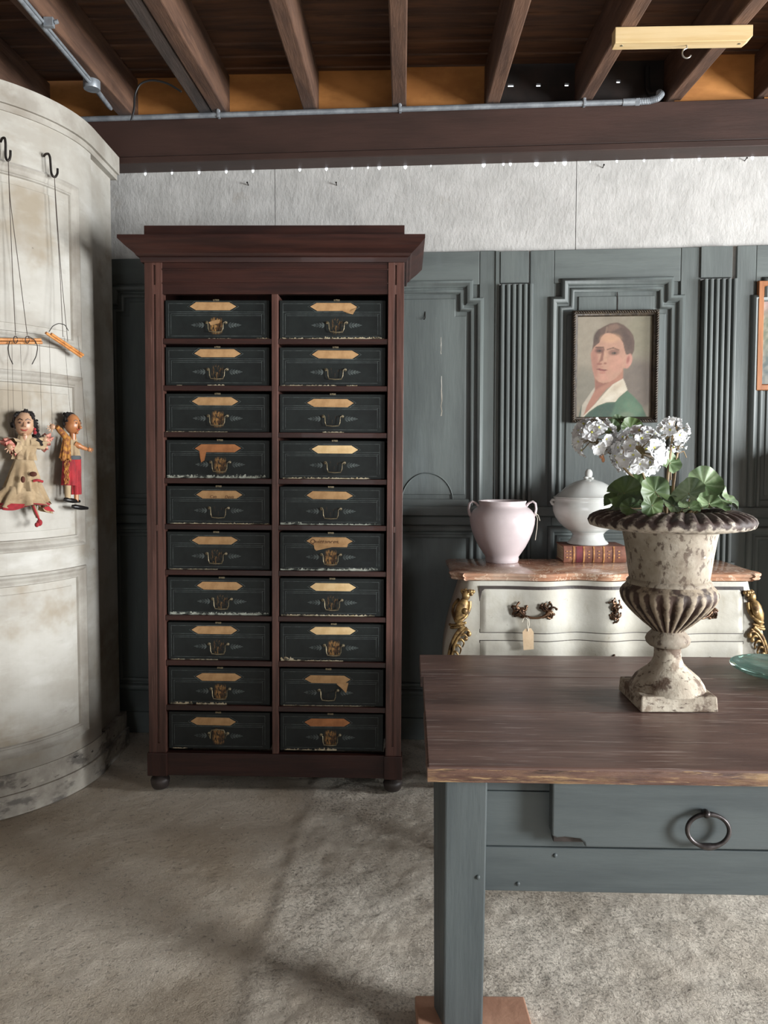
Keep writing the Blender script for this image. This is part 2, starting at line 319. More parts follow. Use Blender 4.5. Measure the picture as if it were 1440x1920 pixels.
# ------------------------------------------------------------------ helpers: meshes
class MB:
    def __init__(s): s.v = []; s.f = []
    def add(s, vs, fs):
        n = len(s.v); s.v += [tuple(p) for p in vs]; s.f += [tuple(i+n for i in f) for f in fs]; return s
    def hexa(s, p): return s.add(p, [(0, 3, 2, 1), (4, 5, 6, 7), (0, 1, 5, 4), (1, 2, 6, 5), (2, 3, 7, 6), (3, 0, 4, 7)])
    def box(s, x0, x1, y0, y1, z0, z1):
        return s.hexa([(x0, y0, z0), (x1, y0, z0), (x1, y1, z0), (x0, y1, z0), (x0, y0, z1), (x1, y0, z1), (x1, y1, z1), (x0, y1, z1)])
    def prism(s, pts, axis, a0, a1):
        f = {'y': lambda p, a: (p[0], a, p[1]), 'z': lambda p, a: (p[0], p[1], a), 'x': lambda p, a: (a, p[0], p[1])}[axis]
        n = len(pts)
        vs = [f(p, a0) for p in pts]+[f(p, a1) for p in pts]
        fs = [tuple(range(n)), tuple(range(2*n-1, n-1, -1))]+[(i, i+n, (i+1) % n+n, (i+1) % n) for i in range(n)]
        return s.add(vs, fs)
    def tube(s, path, r, n=8, closed=False, flat=1.0):
        path = [Vector(p) for p in path]; m = len(path)
        rs = r if isinstance(r, (list, tuple)) else [r]*m
        vs = []; up = None
        for i, p in enumerate(path):
            if closed: t = path[(i+1) % m]-path[i-1]
            else: t = path[min(i+1, m-1)]-path[max(i-1, 0)]
            t = t.normalized() if t.length > 1e-9 else Vector((0, 0, 1))
            if up is None:
                up = Vector((0, 0, 1)) if abs(t.z) < .9 else Vector((0, 1, 0))
            a = up-t*up.dot(t)
            if a.length < 1e-6: a = t.orthogonal()
            a.normalize(); b = t.cross(a); up = a
            for j in range(n):
                th = 2*pi*j/n; vs.append(p+(a*math.cos(th)*flat+b*math.sin(th))*rs[i])
        fs = []
        for i in range(m if closed else m-1):
            for j in range(n):
                i2 = (i+1) % m
                fs.append((i*n+j, i*n+(j+1) % n, i2*n+(j+1) % n, i2*n+j))
        if not closed: fs += [tuple(range(n-1, -1, -1)), tuple((m-1)*n+j for j in range(n))]
        return s.add(vs, fs)
    def lathe(s, prof, n=32, c=(0, 0), fn=None, cap=True):
        vs = []
        for (r, z) in prof:
            for j in range(n):
                th = 2*pi*j/n; rr, zz = (r, z) if fn is None else fn(th, r, z)
                vs.append((c[0]+rr*math.cos(th), c[1]+rr*math.sin(th), zz))
        fs = []; m = len(prof)
        for i in range(m-1):
            for j in range(n): fs.append((i*n+j, i*n+(j+1) % n, (i+1)*n+(j+1) % n, (i+1)*n+j))
        if cap: fs += [tuple(range(n-1, -1, -1)), tuple((m-1)*n+j for j in range(n))]
        return s.add(vs, fs)
    def grid(s, nu, nv, fn, flip=False):
        vs = [fn(i/nu, j/nv) for j in range(nv+1) for i in range(nu+1)]
        w_ = nu+1; fs = []
        for j in range(nv):
            for i in range(nu):
                q = (j*w_+i, j*w_+i+1, (j+1)*w_+i+1, (j+1)*w_+i); fs.append(q[::-1] if flip else q)
        return s.add(vs, fs)
    def slab(s, nu, nv, front, back):          # closed solid between two gridded surfaces
        a = [front(i/nu, j/nv) for j in range(nv+1) for i in range(nu+1)]
        b = [back(i/nu, j/nv) for j in range(nv+1) for i in range(nu+1)]
        w_ = nu+1; N = len(a); fs = []
        for j in range(nv):
            for i in range(nu):
                q = (j*w_+i, j*w_+i+1, (j+1)*w_+i+1, (j+1)*w_+i)
                fs.append(q); fs.append(tuple(x+N for x in q[::-1]))
        edge = [i for i in range(w_)]+[j*w_+nu for j in range(1, nv+1)]+[nv*w_+i for i in range(nu-1, -1, -1)]+[j*w_ for j in range(nv-1, 0, -1)]
        for q in range(len(edge)):
            e0, e1 = edge[q], edge[(q+1) % len(edge)]; fs.append((e1, e0, e0+N, e1+N))
        return s.add(a+b, fs)
    def ball(s, c, rx, ry=None, rz=None, n=14, m=9, fn=None):
        ry = ry or rx; rz = rz or rx; vs = []
        for i in range(m+1):
            ph = pi*i/m
            for j in range(n):
                th = 2*pi*j/n
                d = Vector((math.sin(ph)*math.cos(th), math.sin(ph)*math.sin(th), math.cos(ph)))
                q = 1 if fn is None else fn(d)
                vs.append((c[0]+d.x*rx*q, c[1]+d.y*ry*q, c[2]+d.z*rz*q))
        fs = [(i*n+j, (i+1)*n+j, (i+1)*n+(j+1) % n, i*n+(j+1) % n) for i in range(m) for j in range(n)]
        return s.add(vs, fs)
    def mould(s, path, prof, y0, closed=False):
        """profile [(offset to the left of the path, rise towards the viewer)] swept along a mitred path in x,z"""
        P = [Vector((p[0], p[1])) for p in path]; m = len(P); vs = []
        for i in range(m):
            d0 = (P[i]-P[i-1]).normalized() if (i > 0 or closed) else (P[1]-P[0]).normalized()
            d1 = (P[(i+1) % m]-P[i]).normalized() if (i < m-1 or closed) else d0
            n0 = Vector((-d0.y, d0.x)); n1 = Vector((-d1.y, d1.x)); b = n0+n1
            if b.length < 1e-6: b = n0
            b = b/(b.dot(n0)) if abs(b.dot(n0)) > 1e-6 else n0
            for (o, h) in prof: vs.append((P[i].x+b.x*o, y0-h, P[i].y+b.y*o))
        q = len(prof); fs = []
        for i in range(m if closed else m-1):
            i2 = (i+1) % m
            for j in range(q-1): fs.append((i*q+j, i*q+j+1, i2*q+j+1, i2*q+j))
            fs.append((i*q+q-1, i*q, i2*q, i2*q+q-1))
        if not closed: fs += [tuple(range(q)), tuple((m-1)*q+j for j in range(q-1, -1, -1))]
        return s.add(vs, fs)
    def build(s, name, m, parent=None, smooth=None, bevel=0, fix=True):
        me = bpy.data.meshes.new(name); me.from_pydata(s.v, [], s.f); me.update()
        if fix:
            import bmesh
            bm = bmesh.new(); bm.from_mesh(me); bmesh.ops.recalc_face_normals(bm, faces=bm.faces); bm.to_mesh(me); bm.free()
        o = bpy.data.objects.new(name, me); col.objects.link(o)
        if m is not None: me.materials.append(M[m] if isinstance(m, str) else m)
        if parent is not None: o.parent = parent
        if smooth is not None:
            for p in me.polygons: p.use_smooth = True
            me.set_sharp_from_angle(angle=R(smooth))
        if bevel:
            b = o.modifiers.new('edge', 'BEVEL'); b.width = bevel; b.segments = 2; b.limit_method = 'ANGLE'; b.angle_limit = R(40)
        return o

def empty(name, loc=(0, 0, 0), rz=0, rot=None):
    o = bpy.data.objects.new(name, None); col.objects.link(o); o.location = loc
    o.rotation_euler = rot if rot else (0, 0, rz); o.empty_display_size = .1
    return o
def tag(o, label, cat, group=None):
    o['label'] = label; o['category'] = cat
    if group: o['group'] = group
    return o
def struct(o): o['kind'] = 'structure'; return o
def frame_empty(name, fr): return empty(name, fr.o, fr.a)
def copy_part(o, parent):
    c = o.copy(); col.objects.link(c); c.parent = parent
    return c
def paint(o, fn):
    me = o.data; ca = me.color_attributes.new('paint', 'FLOAT_COLOR', 'POINT')
    buf = np.ones((len(me.vertices), 4), np.float32)
    for i, v in enumerate(me.vertices): buf[i, :3] = fn(i, v.co)
    ca.data.foreach_set('color', buf.ravel())
def nz(x, y=0, z=0): return noise.noise(Vector((x, y, z)))

# ================================================================== THE ROOM
WALL = Fr(-.5, 3.92, R(-4))
TH = -.018             # front of the white boards
BEAM_B = 2.856          # underside of the beam
XL, XR, YB = -2.5, 4.62, -3.2

# floor: a gently uneven slab
def floor_h(x, y):
    d = nd.x*(x-P1.x)+nd.y*(y-P1.y)+nz(x*3, y*3)*.06
    st = max(0, min(1, (d+.03)/.06))
    h = -.006+.004*nz(x*2.3, y*2.3, 3)+.0025*nz(x*9, y*9)+.0016*nz(x*22, y*22)
    rough = .0035*nz(x*34, y*34, 2)*st
    ridge = .004*math.exp(-((d)/.03)**2)
    return min(.0015, h+rough+ridge+.002*st+.004*st*nz(x*11, y*13, 7))
b = MB(); xs = np.concatenate([np.linspace(XL, -1.9, 4), np.linspace(-1.85, 2.1, 250), np.linspace(2.2, XR, 10)])
ys = np.concatenate([np.linspace(YB, .9, 8), np.linspace(.95, 3.6, 170), np.linspace(3.65, 4.3, 5)])
b.v = [(x, y, floor_h(x, y)) for y in ys for x in xs]
n = len(xs)
b.f = [(j*n+i, j*n+i+1, (j+1)*n+i+1, (j+1)*n+i) for j in range(len(ys)-1) for i in range(n-1)]
struct(b.build('floor', 'floor', smooth=60, fix=False))

# back wall: white painted boards above the panelling, with small gaps of daylight under the beam
wb = frame_empty('wall_back', WALL); struct(wb)
def wx(u, v, y=0): return WALL.pix(u, v, y)[0]
MB().box(-2.2, 5.3, TH+.0065, .06, 0, BEAM_B-.06).build('backing', 'rosewood', wb)
notches = [(272, 5), (322, 4), (373, 5), (424, 5), (474, 5), (519, 2), (562, 5), (612, 5), (660, 3), (690, 3), (711, 6), (760, 6), (808, 2), (907, 7), (944, 4), (957, 5), (1006, 8), (1041, 3), (1059, 8), (1107, 2), (1157, 4), (1208, 4), (1260, 5), (1311, 5), (1360, 3), (1411, 6)]
seams = [wx(-350, 400), wx(517, 370), wx(1079, 380), wx(1640, 380), 5.3]
seams[0] = -2.1
for i in range(4):
    x0, x1 = seams[i]+.0015, seams[i+1]-.0015
    top = [(x0, BEAM_B+.03)]
    for (u, h) in notches:
        xc = wx(u, 305, TH)
        if x0+.02 < xc < x1-.02:
            hw = .0013*h; dz = .0018*h+.004
            top += [(xc-hw-.001, BEAM_B+.03), (xc-hw, BEAM_B-.001-dz*.5), (xc, BEAM_B-.001-dz), (xc+hw, BEAM_B-.001-dz*.4), (xc+hw+.001, BEAM_B+.03)]
    top.append((x1, BEAM_B+.03))
    MB().prism([(x1, .9), (x0, .9)]+top, 'y', TH, TH+.006).build('board', 'plaster', wb)
for x in seams[1:-1]: MB().box(x-.02, x+.02, TH+.0062, TH+.012, BEAM_B-.08, BEAM_B+.03).build('seam_strip', 'plaster', wb)
# nails left in the white boards
for i, (u, v) in enumerate(((465, 346), (631, 346), (1131, 313), (1398, 300))):
    x, z = WALL.pix(u, v, -.03)
    MB().tube([(x, -.016, z), (x, -.045, z+.004)], .0022, 6).tube([(x, -.045, z+.004), (x, -.047, z+.004)], .0045, 8).build('nail', 'iron', wb)

# beam under the rafters, with a lip along its foot
bx = frame_empty('ceiling', WALL); struct(bx)
BEAM_T = 3.075; BY0, BY1 = -.135, TH
MB().box(-2.2, 4.9, BY0, BY1, BEAM_B+.035, BEAM_T).build('beam', 'beam', bx, bevel=.004)
MB().prism([(BY0-.012, BEAM_B), (BY0-.012, BEAM_B+.03), (BY0, BEAM_B+.036), (BY1, BEAM_B+.036), (BY1, BEAM_B)], 'x', -2.2, 4.9).build('beam_lip', 'beam', bx, bevel=.003)

# rafters: they come towards the viewer and dip slightly
RA = Fr(0, 3.5, R(-1.4))
RSL = .055
RB0 = BEAM_T+.004      # underside of the rafters where they cross the beam
beam_front_y = lambda x: WALL.w(0, 0, 0).y-(x+.5)*math.tan(R(4))-.135
RH = .205
roof = empty('rafters', RA.o, RA.a)
roof.parent = bx; roof.matrix_parent_inverse = Matrix.Identity(4)
# keep the rafter frame in world terms although it hangs under the ceiling
def ra_local(name, mb, m, bevel=0, smooth=None):
    o = mb.build(name, m, bx, bevel=bevel, smooth=smooth)
    o.matrix_parent_inverse = (Matrix.Translation(WALL.o) @ Matrix.Rotation(WALL.a, 4, 'Z')).inverted()
    o.matrix_basis = Matrix.Translation(RA.o) @ Matrix.Rotation(RA.a, 4, 'Z')
    return o
bpy.data.objects.remove(roof)
def rz_(y): return RB0+RSL*(y+.05)
def rafter(u0, u1, v, name='rafter', m='rafter', ylen=-5.6, h=RH, dz=0):
    yb = beam_front_y((u0-720)/F*3.45)-RA.o.y
    x0 = RA.pix(u0, v, yb)[0]; x1 = RA.pix(u1, v, yb)[0]
    y1 = yb+.12
    p = [(x0, ylen, rz_(ylen)+dz), (x1, ylen, rz_(ylen)+dz), (x1, y1, rz_(y1)+dz), (x0, y1, rz_(y1)+dz)]
    q = [(a, c, d+h) for a, c, d in p]
    return x0, x1, ra_local(name, MB().hexa(p+q), m, bevel=.006)
cuts = []
for (u0, u1, v, m) in ((-310, -282, 245, 'rafter'), (-135, -107, 237, 'rafter'), (45, 82, 228, 'rafter'), (222, 250, 228, 'rafter'), (398, 425, 222, 'rafter'), (568, 595, 218, 'rafter'), (735, 762, 213, 'rafter'), (912, 938, 207, 'rafter'), (1087, 1113, 199, 'rafter'), (1259, 1286, 203, 'rafter'), (1430, 1458, 196, 'rafter'), (1602, 1630, 191, 'rafter'), (1775, 1803, 186, 'rafter'), (1950, 1978, 181, 'rafter'), (2125, 2153, 176, 'rafter'), (2300, 2328, 171, 'rafter'), (2475, 2503, 166, 'rafter')):
    x0, x1, o = rafter(u0, u1, v, m=m); cuts.append((x0, x1))
rafter(372, 397, 224, 'sister_plank', 'rafter_dark', h=.12, dz=.004)
# roof boards over the rafters, one by one
y = -5.6; i = 0
Y_END = .19
ys_ = []
yy = Y_END
while yy > -5.6:
    wdt = .118+.012*math.sin(i*2.3)+.004*nz(i*1.7); ys_.append((yy-wdt, yy)); yy -= wdt+.004; i += 1
for i, (a, c) in enumerate(ys_):
    za, zc = rz_(a)+RH, rz_(c)+RH; d = .003*math.sin(i*1.9)
    p = [(-3.2, a, za+d), (4.9, a, za+d), (4.9, c, zc+d+.006), (-3.2, c, zc+d+.006)]
    ra_local('roof_board', MB().hexa(p+[(q[0], q[1], q[2]+.022) for q in p]), 'roofboard', bevel=.003)
ya_ = Y_END+.004
for wdt, x_ in ((.115, 4.9), (.12, cuts[7][0]+.02)):
    za, zc = rz_(ya_)+RH, rz_(ya_+wdt)+RH
    p = [(-3.2, ya_, za), (x_, ya_, za), (x_, ya_+wdt, zc+.006), (-3.2, ya_+wdt, zc+.006)]
    ra_local('roof_board', MB().hexa(p+[(q[0], q[1], q[2]+.022) for q in p]), 'roofboard', bevel=.003)
    ya_ += wdt+.004
# boards closing the spaces between the rafters on top of the beam; two spaces are only dark boards with chinks of daylight
for i in range(len(cuts)-1):
    x0, x1 = cuts[i][1]-.03, cuts[i+1][0]+.03
    yb = beam_front_y((x0+x1)/2)-RA.o.y+.085
    zb, zt = rz_(yb)-.008, rz_(yb)+RH+.15
    if i in (7, 8):
        zg = .118
        sz = zb+zg
        ra_local('dark_bay_board', MB().box(x0, x1, yb+.03, yb+.05, zb, sz), 'darkboard')
        ra_local('dark_bay_board', MB().box(x0, x1, yb+.03, yb+.05, sz+.014, zt), 'darkboard')
        holes = {7: (958, 1010, 1063), 8: (1160,)}[i]
        hx = [RA.pix(u, 155, yb+.03)[0] for u in holes]
        hw = {958: .014, 1010: .011, 1063: .010, 1160: .010}
        e = [x0]+[v_ for h_, x_ in zip(holes, hx) for v_ in (x_-hw[h_], x_+hw[h_])]+[x1]
        for j in range(0, len(e), 2):
            if e[j+1] > e[j]: ra_local('filler_strip', MB().box(e[j], e[j+1], yb+.031, yb+.049, sz, sz+.014), 'darkboard')
    else:
        ra_local('blocking_board', MB().box(x0, x1, yb, yb+.03, zb, zt), 'block')

# side walls, rear wall with its door opening, window in the right wall
wl = struct(MB().box(XL-.1, XL, YB, 4.4, 0, 3.4).build('wall_left', 'rosewood'))
WINS = ((-1.16, .06, .64, 2.16), (1.34, 2.56, .94, 2.16))
b = MB().box(XR, XR+.12, YB, WINS[0][0], 0, 3.4).box(XR, XR+.12, WINS[0][1], WINS[1][0], 0, 3.4).box(XR, XR+.12, WINS[1][1], 4.4, 0, 3.4)
for (a, c, z0, z1) in WINS: b.box(XR, XR+.12, a, c, 0, z0).box(XR, XR+.12, a, c, z1, 3.4)
struct(b.build('wall_right', 'rosewood'))
for i, (a, c, z0, z1) in enumerate(WINS):
    win = struct(empty('window_%d' % (i+1), (XR+.09, (a+c)/2, z0)))
    h, t = (c-a)/2, z1-z0
    MB().box(-.02, .03, -h, -h+.04, 0, t).box(-.02, .03, h-.04, h, 0, t).box(-.02, .03, -h+.04, h-.04, 0, .04).box(-.02, .03, -h+.04, h-.04, t-.04, t).build('window_frame', 'cupboard_trim', win)
b = MB().box(XL, -1.36, YB-.1, YB, 0, 3.3).box(-.44, XR, YB-.1, YB, 0, 3.3).box(-1.36, -.44, YB-.1, YB, 2.08, 3.3)
struct(b.build('wall_rear', 'rosewood'))

# ================================================================== PANELLING
zt_l = WALL.pix(850, 471, -.04)[1]
def pz(u, v, y=-.04): return WALL.pix(u, v, y)
BEAD = [(0, 0), (0, .010), (.006, .022), (.016, .028), (.026, .024), (.034, .014), (.036, .004), (.044, .003), (.048, .010), (.056, .012), (.062, .008), (.066, 0)]
Z_LOW = pz(800, 947)[1]

def panelling(name, label, x0, x1, ztop, door, extra=None):
    o = tag(frame_empty(name, WALL), label, 'wall panelling', 'blue-grey panelling along the back wall')
    xa, xb, ztp, zin, stepx = door      # moulding outer edges, top, step height, step width
    # frame work: stiles and rails, panel set back, moulding on top
    MB().box(x0, xa+.02, -.04, -.022, 0, ztop-.002).build('stile', 'panel', o, bevel=.003)
    MB().box(xb-.02, x1, -.04, -.022, 0, ztop).build('stile', 'panel', o, bevel=.003)
    MB().box(xa+.021, xb-.021, -.039, -.022, ztp-.02, ztop-.001).build('rail', 'panel_h', o, bevel=.003)
    MB().box(xa+.021, xb-.021, -.039, -.022, Z_LOW-.10, Z_LOW+.03).build('rail', 'panel_h', o, bevel=.003)
    MB().box(xa+.021, xb-.021, -.039, -.022, .05, .22).build('rail', 'panel_h', o, bevel=.003)
    MB().box(xa+.015, xb-.015, -.027, -.0195, Z_LOW, ztp).build('panel', 'panel', o)
    MB().box(xa+.015, xb-.015, -.027, -.0195, .2, Z_LOW-.08).build('panel', 'panel', o)
    path = [(xa, Z_LOW), (xa, zin), (xa+stepx, zin), (xa+stepx, ztp), (xb-stepx, ztp), (xb-stepx, zin), (xb, zin), (xb, Z_LOW)]
    MB().mould(path, [(-a, h) for a, h in BEAD], -.036).build('moulding', 'panel', o, smooth=50)
    g = .085
    path = [(xa+g, Z_LOW+g*.6), (xa+g, zin-g), (xa+stepx+g, zin-g), (xa+stepx+g, ztp-g), (xb-stepx-g, ztp-g), (xb-stepx-g, zin-g), (xb-g, zin-g), (xb-g, Z_LOW+g*.6)]
    b = MB().prism([(p[0], p[1]) for p in path], 'y', -.034, -.026); b.build('raised_field', 'panel', o, bevel=.005)
    MB().mould([(xa, .22), (xa, Z_LOW-.1), (xb, Z_LOW-.1), (xb, .22)], [(-a, h*.8) for a, h in BEAD], -.036, closed=True).build('lower_moulding', 'panel', o, smooth=50)
    MB().mould([(x0, Z_LOW-.005), (x1, Z_LOW-.005)], [(-.0, 0), (0, .016), (-.015, .02), (-.03, .014), (-.045, .018), (-.055, 0)], -.039).build('dado_rail', 'panel_h', o, smooth=50)
    MB().box(x0, x1, -.052, -.022, 0, .11).build('skirting', 'panel_h', o, bevel=.004)
    return o
zt = pz(850, 471)[1]
x0a, x1a = pz(470, 700)[0], pz(928, 700)[0]
xa = pz(560, 700)[0]; xb = pz(906, 700)[0]
sL = panelling('wall_panelling', 'blue-grey wall panelling with a carved arch line, just right of the tall drawer cabinet', x0a, x1a, zt, (xa, xb, pz(800, 527)[1], pz(800, 560)[1], pz(906, 700)[0]-pz(886, 700)[0]))
# carved half-round line low on the panel, sill line below it
cx, cz = pz(801, 940, -.034); rx = pz(849, 940, -.034)[0]-cx; rz = pz(801, 887, -.034)[1]-cz
MB().tube([(cx-rx*math.cos(t), -.035, cz+rz*math.sin(t)) for t in np.linspace(0, pi, 24)], .004, 6).build('arch_line', 'panel', sL, smooth=60)
# pale scratches
for (u, v0_, v1_, w_) in ((827, 632, 664, .003), (828, 705, 780, .0045)):
    x, za = pz(u, v0_, -.0345); zc = pz(u, v1_, -.0345)[1]
    pts = [(x+.004*nz(i*.9, u), za+(zc-za)*i/8) for i in range(9)]
    b = MB().add([(p[0]-w_*(.3+abs(nz(i*1.3, 3))), -.0346, p[1]) for i, p in enumerate(pts)]+[(p[0]+w_*(.3+abs(nz(i*1.1, 8))), -.0346, p[1]) for i, p in enumerate(pts)], [(i, i+1, i+10, i+9) for i in range(8)])
    b.build('paint_scrape', 'cupboard', sL)
x, z = pz(797, 592, -.034)
MB().tube([(x, -.033, z+.02), (x+.001, -.04, z-.01), (x-.003, -.05, z-.02), (x-.008, -.048, z-.018)], .0025, 6).build('bent_nail', 'iron', sL)
MB().box(pz(929, 500)[0], pz(937, 500)[0], -.046, -.022, 0, zt-.004).build('edge_strip', 'panel', sL, bevel=.002)

# far left section behind the corner cupboard and drawer cabinet
zt0 = pz(215, 485)[1]
x00, x10 = -1.75, x0a-.004
panelling('wall_panelling', 'shadowed blue-grey wall panelling between the bowed corner cupboard and the drawer cabinet', x00, x10, zt0, (pz(203, 700)[0]-.02, x10-.10, zt0-.13, zt0-.2, .045))
# middle section with the portrait
zt2 = pz(1150, 466)[1]
x2a, x2b = pz(992.5, 700)[0], pz(1310, 700)[0]
sM = panelling('wall_panelling', 'blue-grey wall panelling that carries the framed portrait between two fluted pilasters', x2a, x2b, zt2, (pz(1029, 700)[0], pz(1281, 700)[0], pz(1150, 521)[1], pz(1150, 555)[1], pz(1049, 530)[0]-pz(1028, 530)[0]))
x, za = pz(1158, 540, -.035); zc = pz(1158, 700, -.035)[1]
MB().prism([(x-.003, za), (x+.002, za-.03), (x+.0035, za-.06), (x+.0015, zc), (x-.0015, zc), (x-.002, za-.05), (x-.004, za-.03)], 'y', -.0355, -.0335).build('dark_crack', 'iron', sM)
# right section
x3a, x3b = pz(1377, 700)[0], 5.2
panelling('wall_panelling', 'blue-grey wall panelling at the right edge, behind the orange pine frame', x3a, x3b, pz(1420, 459)[1], (pz(1405, 700)[0], 3.6, pz(1420, 520)[1], pz(1420, 553)[1], .05))

def pilaster(name, label, u0, u1, ucap0, ucap1, vtop, vcap, lean):
    o = tag(frame_empty(name, WALL), label, 'pilaster', 'fluted pilasters on the panelling')
    y = -.022
    xa, xb = pz(u0, 700)[0], pz(u1, 700)[0]; zt = pz(u0, vcap)[1]
    ca, cb = pz(ucap0, 500)[0], pz(ucap1, 500)[0]; zc = pz(u0, vtop)[1]
    MB().box(ca, cb, -.05, y, zt+.004, zc).build('cap_block', 'panel', o, bevel=.002)
    nr = 6; wd = (xb-xa)/(nr); prof = [(xa, y)]
    for i in range(nr):
        c = xa+wd*(i+.5)
        for t in np.linspace(-1, 1, 7):
            prof.append((c+wd*.36*t, -.060-.010*math.sqrt(max(0, 1-t**4))))
        if i < nr-1: prof.append((c+wd*.46, -.052)); prof.append((c+wd*.54, -.052))
    prof.append((xb, y))
    zb = pz(u0, 1052)[1]
    MB().prism(prof, 'z', zb, zt-.006).build('fluted_shaft', 'panel', o, smooth=35)
    MB().box(xa-.01, xb+.01, -.075, y, .0, zb).build('pedestal', 'panel', o, bevel=.003)
    return o
pilaster('fluted_pilaster', 'fluted blue-grey pilaster above the pinkish jar', 935.5, 999, 938, 991, 472, 533, 0)
pilaster('fluted_pilaster', 'fluted blue-grey pilaster right of the portrait', 1312, 1377, 1313, 1372, 463, 523, 0)

# ================================================================== TALL DRAWER CABINET
CAB = Fr(-.472, 3.215, R(-1.4))
LEAN = .006
cabM = Matrix.Translation(CAB.o) @ Matrix.Rotation(CAB.a, 4, 'Z') @ Matrix.Rotation(LEAN, 4, 'Y')
cab = empty('drawer_cabinet'); cab.matrix_world = cabM
tag(cab, 'tall dark red wood cabinet of twenty file boxes with a broad cornice and bun feet', 'cabinet')
def cp(u, v, y=0): return CAB.pix(u, v, y)
DEPTH = .44
xl, xr = cp(266, 600)[0], cp(752, 600)[0]
CWD = (xr-xl)/2; cxm = (xl+xr)/2
il, ir = cp(299, 600)[0], cp(722, 600)[0]
dl, dr = cp(505, 800)[0], cp(517, 800)[0]
z_base = cp(500, 1457)[1]; z_r0 = cp(400, 1413)[1]; z_fr = cp(500, 551)[1]; z_corn = cp(500, 487)[1]; z_top = cp(500, 450)[1]; z_cap = cp(500, 427)[1]
# posts with a stopped groove
def post(x0, x1):
    gx = x0+(x1-x0)*(.56 if x0 < cxm else .46); g = .0045
    b = MB().box(x0, gx-g, 0, .05, z_r0-.005, z_corn).box(gx+g, x1, 0, .05, z_r0-.005, z_corn).box(gx-g-.001, gx+g+.001, .006, .05, z_r0-.005, z_corn)
    zl = [z_r0-.005, cp(300, 1395)[1]], [cp(300, 997)[1], cp(300, 985)[1]], [cp(300, 553)[1], cp(300, 535)[1]], [cp(300, 498)[1], z_corn]
    for za, zc in zl: b.box(gx-g-.001, gx+g+.001, .0004, .01, za, zc)
    b.build('post', 'mahog_post', cab, bevel=.0015)
    MB().box(x0-.006, x1+.006, -.010, .055, z_base, z_r0).build('base_block', 'mahog', cab, bevel=.003)
post(xl, il); post(ir, xr)
MB().box(xl+.002, xl+.024, .05, DEPTH, z_base+.002, z_corn).build('side_panel', 'mahog', cab)
MB().box(xr-.024, xr-.002, .05, DEPTH, z_base+.002, z_corn).build('side_panel', 'mahog', cab)
MB().box(xl+.024, xr-.024, DEPTH-.015, DEPTH, z_base+.02, z_corn).build('back_panel', 'mahog', cab)
MB().box(dl, dr, .002, DEPTH-.016, z_r0, z_fr).build('divider', 'mahog_post', cab, bevel=.002)
MB().box(il, ir, -.002, .045, z_base+.002, z_r0).build('base_rail', 'mahog_h', cab, bevel=.002)
b = MB().box(il, ir, .004, .03, z_fr, z_corn)
b.build('frieze', 'mahog_h', cab)
for v_, h_ in ((505, .006), (531, .005)):
    z = cp(500, v_)[1]; MB().box(il, ir, -.001, .006, z-h_/2, z+h_/2).build('frieze_bead', 'mahog_h', cab, bevel=.001)
# cornice: one moulding carried round three sides
def cornice():
    ov = cp(266, 450)[0]-cp(229, 450)[0]
    prof = [(0, z_corn-.012), (.010, z_corn-.012), (.014, z_corn+.006), (.024, z_corn+.010), (.030, z_corn+.020), (.048, z_corn+.034), (.060, z_corn+.044), (.066, z_corn+.050), (ov-.004, z_top-.018), (ov, z_top-.014), (ov, z_top), (0, z_top)]
    vs = []
    for (o_, z) in prof:
        vs += [(xl-o_, DEPTH, z), (xl-o_, -o_, z), (xr+o_, -o_, z), (xr+o_, DEPTH, z)]
    n = len(prof); fs = []
    for i in range(n-1):
        for j in range(3): fs.append((i*4+j, i*4+j+1, (i+1)*4+j+1, (i+1)*4+j))
    fs += [tuple(i*4 for i in range(n)), tuple(i*4+3 for i in range(n))]
    fs += [((n-1)*4, (n-1)*4+1, (n-1)*4+2, (n-1)*4+3)]
    MB().add(vs, fs).build('cornice', 'mahog_h', cab)
cornice()
MB().box(xl, xr, .0, .025, z_top-.002, z_cap+.01).build('top_board', 'mahog_h', cab, bevel=.002)
MB().box(xl+.002, xr-.002, .026, DEPTH, z_top-.02, z_top).build('top_panel', 'mahog_h', cab)
def bun(x, y, zf):
    p = [(.018, 0), (.030, .004), (.036, .014), (.040, .034), (.041, .046), (.037, .058), (.028, .064), (.024, .068), (.029, .072), (.033, .080)]
    s_ = (z_base-zf)/.080
    MB().lathe([(r, zf+z*s_) for r, z in p], 24, (x, y)).build('bun_foot', 'foot', cab, smooth=50)
zfl = -LEAN*(xr-cxm)
for x, y in ((xl+.038, .028), (xr-.034, .028), (xl+.04, DEPTH-.05), (xr-.04, DEPTH-.05)):
    bun(x, y, LEAN*x*1.0-.0)
ROW = (z_fr-z_r0)/10
for r in range(1, 10):
    z = z_fr-ROW*r
    MB().box(il, dl, .004, DEPTH-.016, z-.011, z+.011).build('shelf', 'mahog_h', cab, bevel=.002)
    MB().box(dr, ir, .004, DEPTH-.016, z-.011, z+.011).build('shelf', 'mahog_h', cab, bevel=.002)

